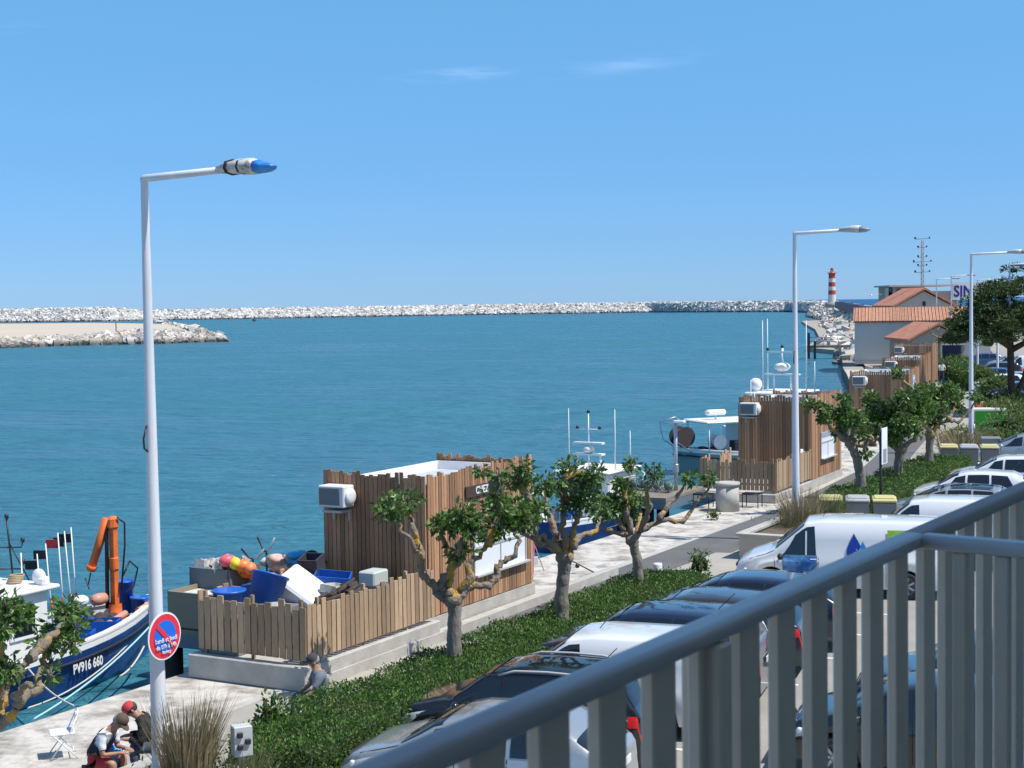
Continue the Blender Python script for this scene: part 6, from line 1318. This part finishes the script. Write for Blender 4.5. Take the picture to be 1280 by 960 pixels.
# annex with gable facing the camera
p=R(1140,440,152); an=thing('annex_building','small gabled annex with orange roof edge and dark blue garage door','building',Vector((p.x,p.y,0)))
wA=5.2; mb=MB(); mb.prism([(0,0),(wA,0),(wA,2.9),(wA/2,4.2),(0,2.9)],0,9,0,Matrix(((1,0,0),(0,0,-1),(0,1,0))).transposed() if False else rotm(0,0,pi/2),(0,9,0)); mb.build('wall',mat('annex_wall',(.36,.34,.29),.9),an)
mb=MB(); 
for sg in(0,1):
    e=Vector((-.5,0,2.75)) if sg==0 else Vector((wA+.5,0,2.75)); r_2=Vector((wA/2,0,4.35)); 
    for a_,b_2 in (((e),(r_2)),): mb.add([a_+Vector((0,-.4,0)),b_2+Vector((0,-.4,0)),b_2+Vector((0,9.2,0)),a_+Vector((0,9.2,0)),a_+Vector((0,-.4,.22)),b_2+Vector((0,-.4,.22)),b_2+Vector((0,9.2,.22)),a_+Vector((0,9.2,.22))],[(0,1,2,3),(4,5,6,7),(0,1,5,4),(0,4,7,3)])
mb.build('roof',mat('terracotta',(.48,.2,.12),.85,var=.2,vs=2),an)
mb=MB(); mb.box((3.6,-.1,1.15),(2.4,.12,2.3)); mb.build('garage_door',mat('garage_navy',(.01,.02,.06),.5),an); mb=MB(); mb.box((3.6,-.3,2.4),(2.9,.7,.12)); mb.build('canopy',M_lgrey,an)
# gabled house behind
p=R(1120,400,190); gh=thing('gabled_house','gabled house with terracotta roof rising behind the long tiled roof','building',Vector((p.x,p.y,0)))
wG=(1191-1121)/1924*190; zE=R(1121,383,190).z; zR=R(1155,362,190).z
mb=MB(); mb.prism([(0,0),(wG,0),(wG,zE),(wG/2,zR-.2),(0,zE)],0,10,0,rotm(0,0,pi/2),(0,10,0)); mb.build('wall',mat('house_wall',(.5,.44,.38),.9),gh)
mb=MB(); tiles(mb,(-.4,-.4,zE-.1),(wG/2,-.4,zR),(wG/2,10.4,zR),(-.4,10.4,zE-.1),3) if False else None
A_=[Vector((-.5,-.5,zE-.15)),Vector((wG/2,-.5,zR)),Vector((wG+.5,-.5,zE-.15))]
for i in(0,1):
    a_,c_2=A_[i],A_[i+1]; mb.add([a_,c_2,c_2+Vector((0,11,0)),a_+Vector((0,11,0)),a_+Vector((0,0,.25)),c_2+Vector((0,0,.25)),c_2+Vector((0,11,.25)),a_+Vector((0,11,.25))],[(0,1,2,3),(4,5,6,7),(0,1,5,4),(3,7,4,0)])
mb.build('roof',mat('terracotta',(.48,.2,.12),.85,var=.2,vs=2),gh)
mb=MB(); mb.box((wG/2,-.06,zE+.3),(.35,.1,.5)); mb.box((wG/2,-.04,zE-.5),(.06,.06,1.4)); mb.build('vent',M_dark,gh)
# flat building with roof lettering
p=R(1117,385,205); fb=thing('signal_building','flat topped pinkish building with big blue roof letters behind the gabled house','building',Vector((p.x,p.y,0)))
k_=205/1924; zT=R(1117,358,205).z; zB=0
mb=MB(); mb.box((2.0*1+0,4,zT/2),(4.2,8,zT)); mb.box((4.1+2.2,3.5,zT/2-.35),(4.6,7,zT-.7)); mb.build('wall',mat('pink_wall',(.5,.38,.31),.9),fb)
mb=MB(); mb.box((3.9,3.8,zT+.05),(9.2,8.6,.22)); mb.build('roof',mat('pale_roof_edge',(.55,.45,.4),.8),fb)
mb=MB(); mb.box((1.3,-.06,zT-1.3),(1.7,.12,1.9)); mb.box((-.35,1.2,zT-1.6),(.5,1.8,2.8)); mb.build('window',M_glass,fb)
mb=MB(); zS=R(1181,373,204).z; mb.box((10.4,-.4,zS+.95),(5.4,.15,2.3)); 
for x in(8.4,12.6): mb.box((x,-.2,zS/2),(.15,.15,zS))
sb_=mb.build('sign_board',mat('sign_pale',(.62,.64,.66),.6),fb)
text_mesh('SIN',1.5,'lettering',mat('letter_navy',(.01,.02,.2),.5),sb_,Vector((9.15,-.5,zS+.85)),text_rot((0,-1,0)),squash=.85)
# mast
p=R(1153,362,195); zT=R(1153,298,195).z; z0=p.z-1; t=thing('antenna_mast','lattice radio mast with cross arms standing above the gabled house','mast',Vector((p.x,p.y,0)))
mb=MB(); 
for dx,dy in((-.14,0),(.14,0),(0,.2)): mb.tube([(dx*1.6,dy,0),(dx,dy,zT-.2)],.04,4)
z=1
while z<zT-.6: mb.tube([(-.15,0,z),(.15,0,z+.35)],.025,3); mb.tube([(.15,0,z+.35),(-.15,0,z+.7)],.025,3); z+=.7
mb.build('lattice',mat('mast_grey',(.2,.17,.16),.7),t)
for zz,w in((zT,1.0),(zT-1.1,.6),(zT-2.3,.6),(zT-2.9,1.2),(zT-3.4,.6),(zT-4.2,1.0)):
    mb=MB(); mb.tube([(-w,0,zz-.1),(w,0,zz)],.035,4); mb.ball((-w*.9,0,zz+.08),.14,6,5); mb.ball((w*.9,0,zz+.1),.11,6,5); mb.build('cross_arm',M_dark,t)
# lighthouse
p=R(1040,378,530); lz=p.z; t=thing('lighthouse','red and white banded lighthouse at the end of the pier','lighthouse',p); Hh=R(1039,342,530).z-lz; r=1.35
bz=[0,.27,.42,.55,.7,.83,1.0]; cs=['w','r','w','r','w','r']; m_r=mat('lighthouse_red',(.5,.07,.04),.6); m_w=mat('lighthouse_white',(.72,.7,.67),.6)
# bands from the foot up: white, red, white, red, white, red
for i in range(6):
    mb=MB(); f=lambda k: 1.25*(1-.18*k); mb.lathe([(f(bz[i])*r/1.25,Hh*bz[i]),(f(bz[i+1])*r/1.25,Hh*bz[i+1])],(0,0,0),20); mb.build('tower_band',m_r if i%2 else m_w,t)
mb=MB(); mb.lathe([(0,Hh),(1.5,Hh),(1.5,Hh+.25),(.55,Hh+.25),(.55,Hh+1.5),(.65,Hh+1.5),(.0,Hh+2.1)],(0,0,0),14); mb.build('lantern',m_r,t)
mb=MB(); 
for k in range(10): a=2*pi*k/10; mb.tube([(1.4*math.cos(a),1.4*math.sin(a),Hh+.25),(1.4*math.cos(a),1.4*math.sin(a),Hh+1.2)],.06,4)
mb.lathe([(1.45,Hh+1.15),(1.45,Hh+1.25)],(0,0,0),14); mb.build('gallery_rail',m_w,t)
mb=MB(); mb.cyl((0,0,-1.8),2.4,1.8,16); mb.build('base',M_pier,t)
# far jetty, gull, buoy
p=G(1010,449,WZ); t=thing('landing_stage','small railed landing stage jutting from the rocks below the pier','jetty',Vector((p.x,p.y,0)),rad(-4))
k=p.y/1924
mb=MB(); mb.box((3.2,1,.75),(6.4,2,.3)); mb.build('deck',mat('stage_brown',(.2,.17,.13),.9),t)
for x in(.1,.9): mb=MB(); mb.box((x,0,.2 if x>.5 else .9),(.3,.3,2.6 if x>.5 else 3.4)); mb.build('pile',M_dark,t)
mb=MB(); 
for y in(0,2): mb.tube([(0,y,1.95),(6.2,y,1.95)],.05,4); mb.tube([(0,y,1.45),(6.2,y,1.45)],.04,4)
for x in(2,4,6): mb.tube([(x,0,.9),(x,0,1.95)],.05,4)
mb.build('railing',M_steel,t)
p=R(1089,369.5,120); t=thing('gull','white gull gliding low over the pier, wings spread','gull',p,rad(10)); mb=MB()
mb.tube([(-.25,0,0),(-.1,0,.02),(.1,0,.03),(.22,0,.02)],[.02,.07,.07,.03],8)
for s_ in(-1,1): mb.add([(-.02,s_*.05,.03),(.08,s_*.05,.04),(.06,s_*.45,.14),(-.04,s_*.45,.13),(-.02,s_*.8,.06),(-.1,s_*.8,.05),(-.02,s_*.05,.055),(.08,s_*.05,.06),(.06,s_*.45,.16),(-.04,s_*.45,.15)],[(0,1,2,3),(3,2,4,5),(6,7,8,9),(9,8,4,5)])
mb.build('body',M_white,t); t.rotation_euler=(0,0,rad(80))
p=G(318,401.5,WZ); t=thing('channel_buoy','small dark channel buoy floating before the breakwater','buoy',p); mb=MB(); mb.lathe([(1.1,-.3),(1.1,.7),(.5,1.2),(.3,2.4),(0,2.9)],(0,0,0),10); mb.build('float',M_dark,t)
p=R(145,408,420); t=thing('beacon_pole','thin beacon pole standing in the sand near the rocks','pole',Vector((p.x,p.y,.7))); mb=MB(); mb.tube([(0,0,0),(0,0,2.8)],.14,5); mb.build('pole',M_dark,t)
